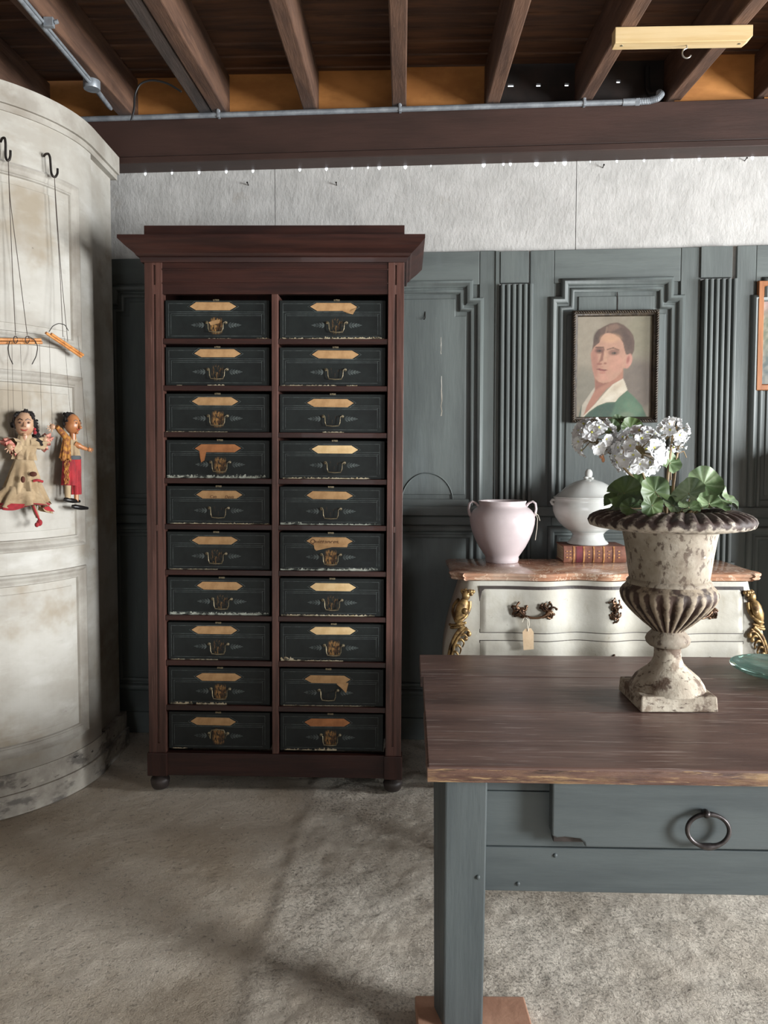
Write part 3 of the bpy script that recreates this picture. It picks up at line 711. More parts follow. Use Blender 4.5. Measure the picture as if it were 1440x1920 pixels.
# ---- the twenty file boxes
SLIP = {0: [(394, 575), (403, 663), (399, 753), (405, 841), (408, 928), (400, 1014), (410, 1099), (400, 1182), (409, 1270), (399, 1353)],
        1: [(620, 575), (624, 664), (615, 755), (624, 842), (615, 928), (615, 1014), (622, 1100), (622, 1182), (613, 1273), (613, 1354)]}
HAN = {0: [400, 402, 402, 406, 403, 398, 408, 401, 404, 400], 1: [626, 624, 619, 623, 616, 616, 619, 622, 612, 616]}
RUST = {0: [2, 1, 2, 2, 0, 1, 1, 1, 2, 2], 1: [1, 0, 0, 0, 0, 2, 1, 2, 0, 2]}
PAPER = {0: ['paper', 'paper', 'paper', 'paper_brown', 'paper', 'paper', 'paper', 'paper', 'paper', 'paper'], 1: ['paper', 'paper', 'paper', 'paper_pale', 'paper', 'paper', 'paper_pale', 'paper_pale', 'paper', 'paper_brown']}
WORN = {(0, 0): [(385, 428, 2), (476, 500, 4)], (0, 1): [(383, 415, 3), (325, 335, 2)], (0, 2): [(303, 420, 2)], (0, 3): [(305, 492, 9)], (0, 4): [(310, 500, 3)], (0, 5): [(308, 400, 2)], (0, 6): [(308, 497, 8)], (0, 7): [(310, 400, 2)], (0, 8): [(309, 350, 7), (358, 416, 6)], (0, 9): [(312, 340, 3)],
        (1, 0): [(520, 600, 4), (600, 715, 6)], (1, 1): [(520, 625, 3), (645, 665, 3)], (1, 2): [(600, 640, 3)], (1, 3): [(525, 690, 4)], (1, 4): [(520, 560, 7), (560, 712, 4)], (1, 5): [(520, 640, 6), (640, 705, 8)], (1, 6): [(522, 700, 4)], (1, 7): [(520, 545, 10), (545, 640, 3)], (1, 8): [(525, 700, 2)], (1, 9): [(528, 580, 4), (586, 628, 7)]}
FLAP = {(0, 3): [(370, 847), (383, 847), (380, 864), (374, 868), (371, 858)], (1, 0): [(632, 580), (652, 580), (663, 577), (656, 589), (645, 586)],
        (1, 5): [(585, 1018), (650, 1018), (648, 1025), (620, 1025), (590, 1032), (587, 1029)], (1, 8): [(632, 1277), (652, 1280), (648, 1298), (640, 1290), (630, 1282)], (0, 0): [(386, 605), (396, 601), (408, 600), (406, 607), (390, 611)]}
WORDS = ['topmost', 'second', 'third', 'fourth', 'fifth', 'sixth', 'seventh', 'eighth', 'ninth', 'lowest']
LOOK = {(0, 0): 'a torn paper scrap below its slip', (0, 1): 'a plain tan slip', (0, 2): 'a plain tan slip and rubbed gold patch', (0, 3): 'a browned slip torn into a hanging tail', (0, 4): 'faint handwriting on its slip', (0, 5): 'a plain tan slip', (0, 6): 'a white frayed lower edge', (0, 7): 'a plain tan slip', (0, 8): 'a cream torn lower edge', (0, 9): 'its brass handle turned up',
        (1, 0): 'a slip torn at its right end', (1, 1): 'a plain tan slip', (1, 2): 'a plain tan slip', (1, 3): 'a pale clean slip', (1, 4): 'a plain tan slip', (1, 5): 'a torn slip lettered in brown ink', (1, 6): 'a pale slip', (1, 7): 'a pale slip and chipped corner', (1, 8): 'a slip hanging off at the right', (1, 9): 'a browned slip'}
def flat_poly(pts, y, name, m, parent, t=.0008):
    return MB().prism(pts, 'y', y-t, y).build(name, m, parent)
def text_mesh(txt, size, loc, parent, m, shear=.25, sx=1):
    cu = bpy.data.curves.new('lettering', 'FONT'); cu.body = txt; cu.size = size; cu.shear = shear; cu.align_x = 'CENTER'; cu.align_y = 'CENTER'
    cu.extrude = .0001; cu.offset = 0
    t = bpy.data.objects.new('tmp', cu); col.objects.link(t)
    dg = bpy.context.evaluated_depsgraph_get()
    me = bpy.data.meshes.new_from_object(t.evaluated_get(dg))
    bpy.data.objects.remove(t)
    o = bpy.data.objects.new('lettering', me); col.objects.link(o); me.materials.clear(); me.materials.append(M[m])
    o.parent = parent; o.location = loc; o.rotation_euler = (R(90), 0, 0); o.scale = (sx, 1, 1)
    return o
BOXY = .020            # box fronts stand this far behind the cabinet front
BD = .34
for c in (0, 1):
    for r in range(10):
        X0, X1 = (il+.006, dl-.012) if c == 0 else (dr+.004, ir-.010)
        zc0 = z_fr-ROW*(r+1)+.011+.0006; zc1 = z_fr-ROW*r-.011-.011
        hx = cp(HAN[c][r], 600, BOXY)[0]; xc = hx
        zh = zc0+(zc1-zc0)*.36       # handle height
        org = Vector((hx, BOXY, zh))
        bo = empty('file_box'); bo.matrix_world = cabM @ Matrix.Translation(org)
        tag(bo, 'file box with %s, %s in the %s column' % (LOOK[(c, r)], WORDS[r], ('left', 'right')[c]), 'file box', 'file boxes in the tall cabinet')
        x0, x1, z0, z1 = X0-hx, X1-hx, zc0-zh, zc1-zh
        MB().box(x0, x1, 0, BD, z0, z1).build('case', M['box'][RUST[c][r]], bo, bevel=.002)
        # tooled lines
        b = MB(); lw = .0007
        def hl(z, a, d): b.box(a, d, -.0004, .0005, z-lw, z+lw)
        def vl(x, a, d): b.box(x-lw, x+lw, -.0004, .0005, a, d)
        zt1 = z1-.014; zm = z0+(z1-z0)*.66; xx0, xx1 = x0+.014, x1-.022
        hl(zt1, xx0, xx1); hl(zm+.006, xx0, xx1); hl(zm-.002, xx0+.01, xx1-.004); hl(zm-.009, xx0+.016, xx1-.01); hl(z0+.012, xx0+.01, xx1-.01)
        vl(xx0, z0+.012, zt1); vl(xx0+.010, z0+.02, zm-.002); vl(xx1, z0+.02, zt1); vl(xx1-.010, z0+.02, zm-.002)
        b.build('tooled_lines', 'gilt_line', bo)
        # leafy flourishes either side of the handle
        for sgn in (-1, 1):
            b = MB()
            for (dx, L, ang) in ((.052, .018, 0), (.066, .018, 0), (.080, .026, 0), (.050, .018, .75), (.050, .018, -.75), (.060, .017, .6), (.060, .017, -.6), (.072, .016, .5), (.072, .016, -.5), (.084, .013, .4), (.084, .013, -.4)):
                pts = []
                for t in np.linspace(0, 1, 7): pts.append((t*L, .0030*math.sin(pi*t)))
                for t in np.linspace(1, 0, 7)[1:-1]: pts.append((t*L, -.0030*math.sin(pi*t)))
                ca, sa = math.cos(ang), math.sin(ang)
                b.prism([(sgn*(dx+px*ca-pz_*sa), px*sa+pz_*ca) for px, pz_ in pts], 'y', -.0004, .0005)
            b.build('tooled_flourish', 'gilt_line', bo)
        # paper slip, pointed at both ends
        su, sv = SLIP[c][r]; sx, szz = cp(su, sv, BOXY); sx -= hx; szz -= zh
        HL, HH = .0975, .0165; ja = lambda: rng.uniform(-.002, .002)
        tl = rng.uniform(-.008, .008)
        pts = [(-HL, ja()), (-HL+.026+ja(), HH), (HL-.028+ja(), HH+ja()*.4), (HL, ja()), (HL-.026+ja(), -HH+ja()*.4), (-HL+.028+ja(), -HH)]
        sl = flat_poly([(sx+px, szz+pz_+px*tl) for px, pz_ in pts], -.0006, 'paper_slip', PAPER[c][r], bo)
        # slim dark frame round the slip
        fr = [(sx+px*1.09, szz+pz_*1.16+px*tl) for px, pz_ in pts]
        MB().mould(fr, [(0, 0), (0, .0012), (.0012, .0012), (.0012, 0)], -.0002, closed=True).build('slip_border', 'gilt_line', bo)
        if (c, r) in FLAP:
            fp = [cp(u, v, BOXY-.002) for u, v in FLAP[(c, r)]]
            b = MB(); q = [(px-hx, pz_-zh) for px, pz_ in fp]; n = len(q)
            vs = [(px, -.0022-.004*(i in (2, 3)), pz_) for i, (px, pz_) in enumerate(q)]; vs += [(x_, y_+.0006, z_) for x_, y_, z_ in vs]
            b.add(vs, [tuple(range(n)), tuple(range(2*n-1, n-1, -1))]+[(i, i+n, (i+1) % n+n, (i+1) % n) for i in range(n)])
            b.build('torn_flap', PAPER[c][r], sl)
        if (c, r) == (1, 5): text_mesh('Quittances', .026, (sx-.022, -.0019, szz-.003), sl, 'ink', .1, 1.05)
        if (c, r) == (0, 4):
            text_mesh('Cais', .017, (sx-.026, -.0019, szz-.009), sl, 'ink', .3); text_mesh('Devis', .017, (sx+.042, -.0019, szz-.010), sl, 'ink', .3)
        # brass drop handle on two eyes
        up = (c, r) == (0, 9)
        s_ = -1 if up else 1
        hw = .036
        path = [(-hw-.008, -.004, .008), (-hw-.004, -.010, .012), (-hw+.004, -.013, .008*s_), (-hw+.005, -.013, -.016*s_), (-hw+.010, -.013, -.029*s_), (0, -.013, -.031*s_), (hw-.010, -.013, -.029*s_), (hw-.005, -.013, -.016*s_), (hw-.004, -.013, .008*s_), (hw+.004, -.010, .012), (hw+.008, -.004, .008)]
        hd = MB().tube(path, .0022, 7).build('handle', 'brass', bo, smooth=60)
        for sgn in (-1, 1):
            MB().lathe([(.002, -.0005), (.007, 0), (.006, .003), (.002, .004)], 10).build('handle_eye', 'brass', hd)
            o = bpy.data.objects[-1] if False else None
        for ch, sgn in zip(hd.children, (-1, 1)):
            ch.location = (sgn*(hw+.004), 0, .010); ch.rotation_euler = (R(90), 0, 0)
        # small latch at the top edge
        MB().box(-.012, .012, -.003, .002, z1-.004, z1+.003).tube([(-.004, -.004, z1+.001), (.004, -.004, z1+.001)], .003, 6).build('latch', 'brass', bo)
        # frayed lower edge
        for (u0, u1, hpx) in WORN.get((c, r), []):
            xa, xb = cp(u0, 600, BOXY)[0]-hx, cp(u1, 600, BOXY)[0]-hx
            xa = max(xa, x0); xb = min(xb, x1); n = max(6, int((xb-xa)/.004)); hh = hpx*.0021
            b = MB()
            top = [(xa+(xb-xa)*i/n, z0+max(.0008, hh*(.55+.75*nz(i*.55, r*7+c*31)+.4*nz(i*1.7, r)))) for i in range(n+1)]
            b.prism([(xb, z0+.0003), (xa, z0+.0003)]+top, 'y', -.0009, .0004)
            b.build('frayed_edge', 'wornwhite' if (c, r) in ((0, 3), (0, 6), (1, 5), (1, 4)) else 'wornpaper', bo)


# ================================================================== BOWED CORNER CUPBOARD
CC = Vector((-1.885, 3.45)); RB = .585
def cyl_pix(u, v, rad):
    d = ray(u, v); ox, oy = -CC.x, -CC.y
    A = d.x*d.x+d.y*d.y; B = 2*(ox*d.x+oy*d.y); C_ = ox*ox+oy*oy-rad*rad
    D = B*B-4*A*C_
    if D < 0: D = 0
    t = (-B-math.sqrt(D))/(2*A); p = CAMP+d*t
    return math.atan2(p.y-CC.y, p.x-CC.x), p.z
cup = tag(empty('corner_cupboard', (CC.x, CC.y, 0)), 'tall bow-fronted corner cupboard in faded cream-grey paint at the left edge', 'cupboard')
T0, T1 = R(-93), R(0)
def cylbox(mb, r0, r1, t0, t1, z0, z1, n=14):
    f = lambda r: (lambda a, c: (r*math.cos(t0+(t1-t0)*a), r*math.sin(t0+(t1-t0)*a), z0+(z1-z0)*c))
    return mb.slab(n, 1, f(r1), f(r0))
def cylmould(mb, t0, t1, z0, z1, prof, rad):
    """profile (inset, rise) around a rectangle on the bowed surface"""
    n = 16; q = len(prof); ring = []
    def pt(t, z, h): return ((rad+h)*math.cos(t), (rad+h)*math.sin(t), z)
    cols_ = []
    for i in range(n+1): cols_.append((0, i/n))
    path = [('b', i/n) for i in range(n)]+[('r', 0)]+[('t', i/n) for i in range(n)]+[('l', 0)]
    path = [('b', i/n) for i in range(n)]+[('b', 1)]+[('t', i/n) for i in range(n)]+[('t', 1)]
    vs = []
    for kd, a in path:
        for o, h in prof:
            ot = o/rad
            if kd == 'b': vs.append(pt(t0+ot+(t1-t0-2*ot)*a, z0+o, h))
            else: vs.append(pt(t1-ot-(t1-t0-2*ot)*a, z1-o, h))
    m = len(path); fs = []
    for i in range(m):
        i2 = (i+1) % m
        for j in range(q-1): fs.append((i*q+j, i*q+j+1, i2*q+j+1, i2*q+j))
    return mb.add(vs, fs)
ZC = 2.80
# carcass: bowed shell with flat returns to the two walls
fp = [(RB*math.cos(t)*.985, RB*math.sin(t)*.985) for t in np.linspace(T0, T1, 28)]
fp = fp+[(RB*.985, .30), (-.55, .30), (-.55, -RB*.985)]
MB().prism(fp, 'z', .13, ZC).build('carcass', 'cupboard', cup, smooth=30)
def zat(u, v): return cyl_pix(u, v, RB)[1]
def tat(u, v): return cyl_pix(u, v, RB)[0]
tL, tR = R(-83), tat(143, 520)
PAN = [(zat(100, 1395), zat(100, 1070)), (zat(100, 1027), zat(100, 703)), (zat(100, 652), zat(100, 335))]
# face: stiles, rails and inset panels, mouldings round each panel
ZB, ZT = .165, ZC-.02
MB_ = MB(); cylbox(MB_, RB*.97, RB+.012, T0, tL, ZB, ZT, 4).build('stile', 'cupboard', cup)
MB_ = MB(); cylbox(MB_, RB*.97, RB+.012, tR, T1, ZB, ZT, 8).build('stile', 'cupboard', cup)
zz = [ZB]+[z for p in PAN for z in p]+[ZT]
for i in range(0, len(zz), 2):
    MB_ = MB(); cylbox(MB_, RB*.97, RB+.012, tL, tR, zz[i], zz[i+1], 16).build('rail', 'cupboard', cup)
CP = [(-.004, .012), (-.002, .020), (.006, .023), (.012, .018), (.016, .013), (.019, .012), (.026, .011), (.032, .005), (.037, .0095), (.042, .0095), (.046, .0)]
for (za, zc) in PAN:
    MB_ = MB(); cylmould(MB_, tL, tR, za, zc, CP, RB).build('moulding', 'cupboard_trim', cup, smooth=40)
    MB_ = MB(); cylbox(MB_, RB*.97, RB+.0015, tL+.04, tR-.04, za+.02, zc-.02, 16).build('panel', 'cupboard', cup)
    MB_ = MB(); cylbox(MB_, RB*.98, RB+.006, tL+.075/RB, tR-.075/RB, za+.075, zc-.075, 16).build('raised_field', 'cupboard', cup, bevel=.003)
# cornice and base
fpc = lambda r, back=.32: [(r*math.cos(t), r*math.sin(t)) for t in np.linspace(T0, T1, 28)]+[(r, back), (-.55, back), (-.55, -r)]
MB().prism(fpc(RB+.018), 'z', ZC-.045, ZC-.02).build('cornice_bead', 'cupboard_trim', cup, smooth=30)
MB().prism(fpc(RB+.030), 'z', ZC-.02, ZC+.062).build('cornice', 'cupboard_trim', cup, smooth=30)
MB().prism(fpc(RB+.018), 'z', .085, .165).build('base_moulding', 'cupboard_base', cup, smooth=30)
MB().prism(fpc(RB+.030), 'z', -.003, .085).build('plinth', 'cupboard_base', cup, smooth=30)

# ================================================================== WORK TABLE
TBL = Fr(*atZ(800, 1437, .7012).xy, R(-1.9))
ZTT = .7012
tb = tag(frame_empty('work_table', TBL), 'long work table with a worn red-brown top and blue-grey painted drawer and legs', 'table')
TLEN, TDEP, TTH = 2.35, TBL.pixz(788, 1227, ZTT)[1], 0
tx = lambda u, v, y: TBL.pix(u, v, y)
TTH = ZTT-tx(900, 1468, 0)[1]
nb = 3; ysm = [0, TBL.pixz(900, 1333, ZTT)[1], TBL.pixz(900, 1268, ZTT)[1], TDEP]
for i in range(nb):
    a, c = ysm[i], ysm[i+1]-.0012
    x0 = TBL.pixz(788, 1227, ZTT)[0]*(i/nb)+(.0, .004, -.003, .002)[i]
    z0 = ZTT-(0, .0012, .0004, .0)[i]
    b = MB().box(x0, TLEN, a, c, z0-TTH, z0)
    o = b.build('plank', 'tabletop', tb, bevel=.006 if i == 0 else .0015)
    if i == 0: pass
# bare worn edge, a thin strip wrapped along the front of the nearest board
n = 60
def edge_f(a, c):
    x = .002+(TLEN-.01)*a; z = ZTT-TTH+.002+(TTH-.006)*c
    return (x, -.0025-.0022*abs(nz(x*14, z*30))-.0015*(1-abs(2*c-1))+(.004 if c > .99 else 0), z)
MB().slab(120, 4, edge_f, lambda a, c: (.002+(TLEN-.01)*a, .004, ZTT-TTH+.002+(TTH-.006)*c)).build('worn_edge', 'tableedge', tb, smooth=50)
zap = tx(1000, 1668, .075)[1]          # foot of the apron
zu = ZTT-TTH
zl0 = tx(870, 1905, .03)[1]
zs = [tx(900, 1483, .07)[1], tx(900, 1586, .07)[1]]
lx1 = tx(914, 1500, .04)[0]
MB().box(lx1-.01, TLEN-.16, .072, .097, zs[0]+.001, zu).build('apron_strip', 'table_paint', tb, bevel=.002)
MB().box(lx1-.01, TLEN-.16, .070, .095, zs[1]+.001, zs[0]).build('apron_board', 'table_paint', tb, bevel=.002)
MB().box(lx1-.01, TLEN-.16, .066, .093, zap, zs[1]).build('apron_board', 'table_paint', tb, bevel=.003)
MB().box(.10, .125, .12, TDEP-.1, zap, zu).build('side_apron', 'table_paint', tb)
MB().box(.12, TLEN-.16, TDEP-.09, TDEP-.065, zap, zu).build('back_apron', 'table_paint', tb)
# legs; the near-left one is slightly twisted and stands on a tile
TILE_H = .035
def leg(pts_top, pts_bot, z0):
    p = [(x, y, z0) for x, y in pts_bot]+[(x, y, zu) for x, y in pts_top]
    return MB().hexa(p).build('leg', 'leg_paint', tb, bevel=.004)
xa0 = tx(835, 1480, .035)[0]; xa1 = tx(914, 1480, .04)[0]; xs0 = tx(812, 1480, .115)[0]
xb0 = tx(832, 1880, .040)[0]; xb1 = tx(905, 1880, .045)[0]; xs1 = tx(813, 1880, .115)[0]
leg([(xa0, .035), (xa1, .040), (xa1+.004, .118), (xs0, .118)], [(xb0, .040), (xb1, .045), (xb1+.002, .112), (xs1, .112)], TILE_H)
leg([(TLEN-.17, .04), (TLEN-.09, .04), (TLEN-.09, .12), (TLEN-.17, .12)], [(TLEN-.16, .045), (TLEN-.095, .045), (TLEN-.095, .11), (TLEN-.16, .11)], .0)
leg([(.10, TDEP-.12), (.18, TDEP-.12), (.18, TDEP-.04), (.10, TDEP-.04)], [(.11, TDEP-.11), (.175, TDEP-.11), (.175, TDEP-.05), (.11, TDEP-.05)], .0)
leg([(TLEN-.17, TDEP-.12), (TLEN-.09, TDEP-.12), (TLEN-.09, TDEP-.04), (TLEN-.17, TDEP-.04)], [(TLEN-.16, TDEP-.11), (TLEN-.095, TDEP-.11), (TLEN-.095, TDEP-.05), (TLEN-.16, TDEP-.05)], .0)
# pegs
for u, v, y in ((896, 1645, .040), (1041, 1604, .066), (971, 1657, .066)):
    x, z = tx(u, v, y); MB().ball((x, y+.001, z), .006, .005, .006, 8, 6).build('peg', 'leg_paint', tb, smooth=60)
# drawer with a broken corner and an iron ring
DY = .028
dw = empty('drawer', (0, 0, 0)); dw.parent = tb
bpy.data.objects.remove(dw)
x0, zt_ = tx(1036, 1474, DY); xr_ = x0+.625
zb_ = tx(1300, 1592, DY)[1]; zt_ = zu-.003
xk, zk = tx(1097, 1587, DY); zk2 = tx(1040, 1568, DY)[1]
prof = [(x0, zt_), (x0, zk2), (x0+.012, zk2-.004), (x0+.030, zk2-.002), (xk-.012, zk2-.006), (xk-.002, zk2-.015), (xk, zb_), (xr_, zb_), (xr_, zt_)]
dr_o = MB().prism(prof, 'y', DY, .069).build('drawer_front', 'table_paint', tb, bevel=.004)
MB().box(x0+.006, xk+.002, DY+.016, .069, zb_+.004, zk2-.001).build('broken_corner', 'foot', dr_o, bevel=.002)
rx_, rz2 = tx(1328, 1557, DY-.02)
ringm = []
a_, c_ = tx(1370, 1557, DY-.02)[0]-rx_, tx(1328, 1526, DY-.02)[1]-rz2
path = [(rx_+a_*.94*math.cos(t), DY-.020+.004*math.sin(t), rz2+c_*.94*math.sin(t)) for t in np.linspace(0, 2*pi, 41)[:-1]]
rad = [.0052+.0034*math.exp(-((t-3*pi/2)/.35)**2)+.0014*math.exp(-((t-pi/2)/.3)**2) for t in np.linspace(0, 2*pi, 41)[:-1]]
rg = MB().tube(path, rad, 10, closed=True).build('ring_handle', 'ring', dr_o, smooth=60)
MB().ball((rx_-.004, DY-.014, rz2+c_*.95), .010, .014, .010, 12, 8).build('ring_mount', 'ring', dr_o, smooth=60)

# terracotta tile under the near leg
p1, p2 = atZ(778, 1866, TILE_H), atZ(983, 1869, TILE_H)
tl = tag(empty('terracotta_tile', ((p1.x+p2.x)/2, p1.y-.13, 0)), 'terracotta tile under the near table leg', 'tile')
wd = (p2.x-p1.x)/2
MB().prism([(-wd, .13), (wd, .127), (wd+.004, -.13), (-wd+.002, -.13)], 'z', 0, TILE_H).build('slab', 'tile', tl, bevel=.004)

# green glass dish at the right end of the table top
gc = atZ(1458, 1255, ZTT+.03); gr = (gc-atZ(1367, 1247, ZTT+.03)).length
prof = [(.03, 0), (.045, .0015), (.06, .006), (gr*.8, .02), (gr*.97, .034), (gr, .040), (gr*.985, .044), (gr*.95, .042), (gr*.78, .030), (.06, .017), (.03, .012), (.001, .011)]
tag(MB().lathe(prof, 56).build('glass_dish', 'glass', None, smooth=60), 'thick pale green glass dish on the table, cut by the right edge', 'dish').location = (gc.x, gc.y, ZTT+.0012)

# ================================================================== URN
u0 = atZ(1205, 1337, ZTT); u1 = atZ(1350, 1336, ZTT); ub = atZ(1160, 1300, ZTT)
UW = (u1-u0).length; UA = math.atan2(u1.y-u0.y, u1.x-u0.x)
UC = (u0+u1)/2+Vector((-.004, UW*.47, 0))
urn = tag(empty('garden_urn', (UC.x, UC.y, ZTT+.0008), 0), 'distressed cream and rust garden urn holding white geraniums on the table', 'urn')
axU = 1259
def uz(v): return atY(axU, v, UC.y).z-ZTT
us = UC.y/F*1.004
rot = lambda o: o
hp = uz(1318)
b = MB()
hw = UW/2
q = [(-hw, -UW*.47), (hw, -UW*.47), (hw, UW*.5), (-hw, UW*.5)]
ca, sa = math.cos(UA-.03), math.sin(UA-.03)
q = [(x*ca-y*sa, x*sa+y*ca) for x, y in q]
q2 = [(x*.97, y*.97) for x, y in q]
MB().hexa([(x, y, 0) for x, y in q]+[(x, y, .044) for x, y in q2]).build('plinth', 'urn_base', urn, bevel=.004)
def U(lst): return [(r*us, uz(v)) for v, r in lst]
MB().lathe([(.073*1.45, .042), (.072*1.45, .050)]+U([(1290, 70), (1280, 66), (1268, 58), (1258, 46), (1250, 36), (1242, 29), (1232, 25), (1220, 24), (1210, 25)]), 40).build('foot', 'urn_base', urn, smooth=50)
MB().lathe(U([(1212, 25), (1210, 34), (1205, 39), (1198, 41), (1191, 38), (1184, 31), (1180, 28)]), 40).build('collar', 'urn', urn, smooth=50)
zA, zB_ = uz(1182), uz(1106)
def gad(th, r, z):
    t = max(0, min(1, (z-zA)/(zB_-zA)))
    amp = math.sin(pi*min(1, max(0, t))**.7)*.12
    return r*(1-amp*(1-abs(math.sin(th*12)))), z
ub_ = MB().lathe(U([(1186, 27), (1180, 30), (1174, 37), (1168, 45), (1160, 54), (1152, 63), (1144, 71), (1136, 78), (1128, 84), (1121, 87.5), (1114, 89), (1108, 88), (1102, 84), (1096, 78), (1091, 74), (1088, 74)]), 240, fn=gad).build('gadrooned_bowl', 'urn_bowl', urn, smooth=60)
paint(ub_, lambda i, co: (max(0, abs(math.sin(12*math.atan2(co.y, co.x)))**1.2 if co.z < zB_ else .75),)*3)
MB().lathe(U([(1094, 76), (1090, 77), (1087, 75), (1084, 72), (1070, 74), (1040, 78), (1015, 82), (1000, 85), (992, 87), (985, 92)]), 48).build('body', 'urn', urn, smooth=50)
zi = uz(990)
def eggs(th, r, z):
    rr = r/us
    if rr > 96 and z > uz(988):
        t = (rr-96)/54
        s_ = abs(math.sin(th*19+t*2.2)); return r-.006*(1-s_)*math.sin(pi*min(1, max(0, t))), z-.013*(1-s_**.6)*math.sin(pi*min(1, max(0, t)))**.5
    return r, z
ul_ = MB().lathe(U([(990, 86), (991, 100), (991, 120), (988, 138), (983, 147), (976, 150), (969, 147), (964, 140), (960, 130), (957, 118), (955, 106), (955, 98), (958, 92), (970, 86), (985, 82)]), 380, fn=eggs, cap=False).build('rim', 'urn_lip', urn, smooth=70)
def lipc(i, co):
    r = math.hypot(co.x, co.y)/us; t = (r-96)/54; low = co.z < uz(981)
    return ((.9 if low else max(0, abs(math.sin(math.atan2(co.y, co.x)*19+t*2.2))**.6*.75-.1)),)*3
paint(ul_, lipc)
MB().lathe([(.001, uz(985)), (83*us, uz(985)), (84*us, uz(981)), (.001, uz(978))], 32).build('soil', 'soil', urn)

# ================================================================== GERANIUM IN THE URN
ger = tag(empty('geranium', (UC.x, UC.y, ZTT+uz(979))), 'white flowering geranium with scalloped green leaves planted in the urn', 'plant')
G0 = Vector(ger.location)
def gp(u, v, dy=0): return atY(u, v, UC.y+dy)-G0
def floret_mesh(seed, opened=1.0, size=.021):
    r_ = random.Random(seed); b = MB()
    for i in range(5):
        a = 2*pi*i/5+r_.uniform(-.12, .12); L = size*r_.uniform(.9, 1.1); wdt = size*r_.uniform(.72, .9)
        tilt = (1.2-.9*opened)+r_.uniform(-.12, .12)
        def fn(s, t, a=a, L=L, wdt=wdt, tilt=tilt, ph=r_.uniform(0, 6)):
            x = (s-.5)*2; ww = wdt*(math.sin(pi*(t*.82+.06))**.7)*.62
            ru = .10*L*math.sin(x*6+ph)*t*t+.06*L*math.sin(t*9+ph)*abs(x)
            rr = t*L*(1-.12*x*x*t); lat = x*ww; up = rr*math.sin(tilt)*(1-.45*t)+abs(x)**2*.12*L*(1-t)+ru+(.10*L*x*x*t)
            rr *= math.cos(tilt)*.98+.02
            return (rr*math.cos(a)-lat*math.sin(a), rr*math.sin(a)+lat*math.cos(a), up)
        b.grid(6, 5, fn)
    return b
def finish_floret(b, name):
    me = bpy.data.meshes.new(name); me.from_pydata(b.v, [], b.f); me.update()
    for p in me.polygons: p.use_smooth = True
    me.materials.append(M['petal']); return me
FLM = [finish_floret(floret_mesh(i, op), 'floret') for i, op in enumerate((1, .95, .85, 1, .7))]
BUDM = [finish_floret(floret_mesh(20+i, .1, .017), 'bud') for i in range(3)]
em = MB().ball((0, 0, .0022), .0030, .0030, .0032, 8, 6).v
eye_o = MB().ball((0, 0, .003), .0036, .0036, .0036, 8, 6)
eye_me = bpy.data.meshes.new('eye'); eye_me.from_pydata(eye_o.v, [], eye_o.f); eye_me.materials.append(M['petal_eye'])
stem_r = random.Random(5)
def head(u, v, dy, rad, n, seed, buds=False, squash=.95, sz=1.0):
    r_ = random.Random(seed); c = gp(u, v, dy)
    hd = MB().ball((0, 0, 0), rad*.25, rad*.25, rad*.25, 8, 6)
    pts = []
    ga = pi*(3-math.sqrt(5))
    for i in range(n):
        zc = 1-2*(i+.5)/n; th = ga*i+seed
        rr = math.sqrt(1-zc*zc); d = Vector((rr*math.cos(th), rr*math.sin(th), zc))
        if d.z < -.75: continue
        d = (d+Vector((r_.uniform(-.18, .18), r_.uniform(-.18, .18), r_.uniform(-.18, .18)))).normalized()
        pts.append(d)
    for d in pts: hd.tube([(0, 0, 0), d*rad*.78], .0014, 5)
    ho = hd.build('flower_head', 'stem', ger); ho.location = c
    for i, d in enumerate(pts):
        me = BUDM[i % 3] if buds and i % 3 else FLM[i % 5]
        f = bpy.data.objects.new('floret', me); col.objects.link(f); f.parent = ho
        rd = rad*(.80+.12*r_.random())
        f.location = Vector((d.x, d.y, d.z*squash))*rd
        f.rotation_mode = 'QUATERNION'
        f.rotation_quaternion = d.to_track_quat('Z', 'Y') @ Matrix.Rotation(r_.uniform(0, 6), 4, 'Z').to_quaternion()
        k_ = sz*r_.uniform(.95, 1.2); f.scale = (k_, k_, k_)
        if not buds or i % 3 == 0:
            e = bpy.data.objects.new('floret_eye', eye_me); col.objects.link(e); e.parent = ho
            e.location = f.location+d*.001; e.scale = (1, 1, 1)
    return c
heads = [head(1112, 822, -.03, .060, 26, 3, sz=1.12), head(1197, 848, -.06, .078, 40, 8, sz=1.18), head(1262, 812, .02, .045, 24, 13, buds=True, sz=1.0)]
hb = head(1272, 835, .02, .022, 9, 19, buds=True, sz=.7)
def stem(pts, r0=.0045, r1=.003):
    n = len(pts); P = [Vector(p) for p in pts]; out = []
    for i in range(n-1):
        for t in np.linspace(0, 1, 5)[:-1]: out.append(P[i].lerp(P[i+1], t))
    out.append(P[-1]); m = len(out)
    MB().tube(out, [r0+(r1-r0)*i/(m-1) for i in range(m)], 7).build('stem', 'stem', ger, smooth=60)
stem([gp(1215, 975, 0), gp(1195, 905, -.02), gp(1150, 855, -.03), heads[0]])
stem([gp(1230, 975, -.01), gp(1216, 920, -.03), gp(1202, 880, -.05), heads[1]])
stem([gp(1249, 975, 0), gp(1250, 915, .0), gp(1256, 855, .01), heads[2]], .0055, .003)
stem([gp(1259, 975, 0), gp(1262, 915, .01), gp(1270, 850, .02), hb], .005, .0025)
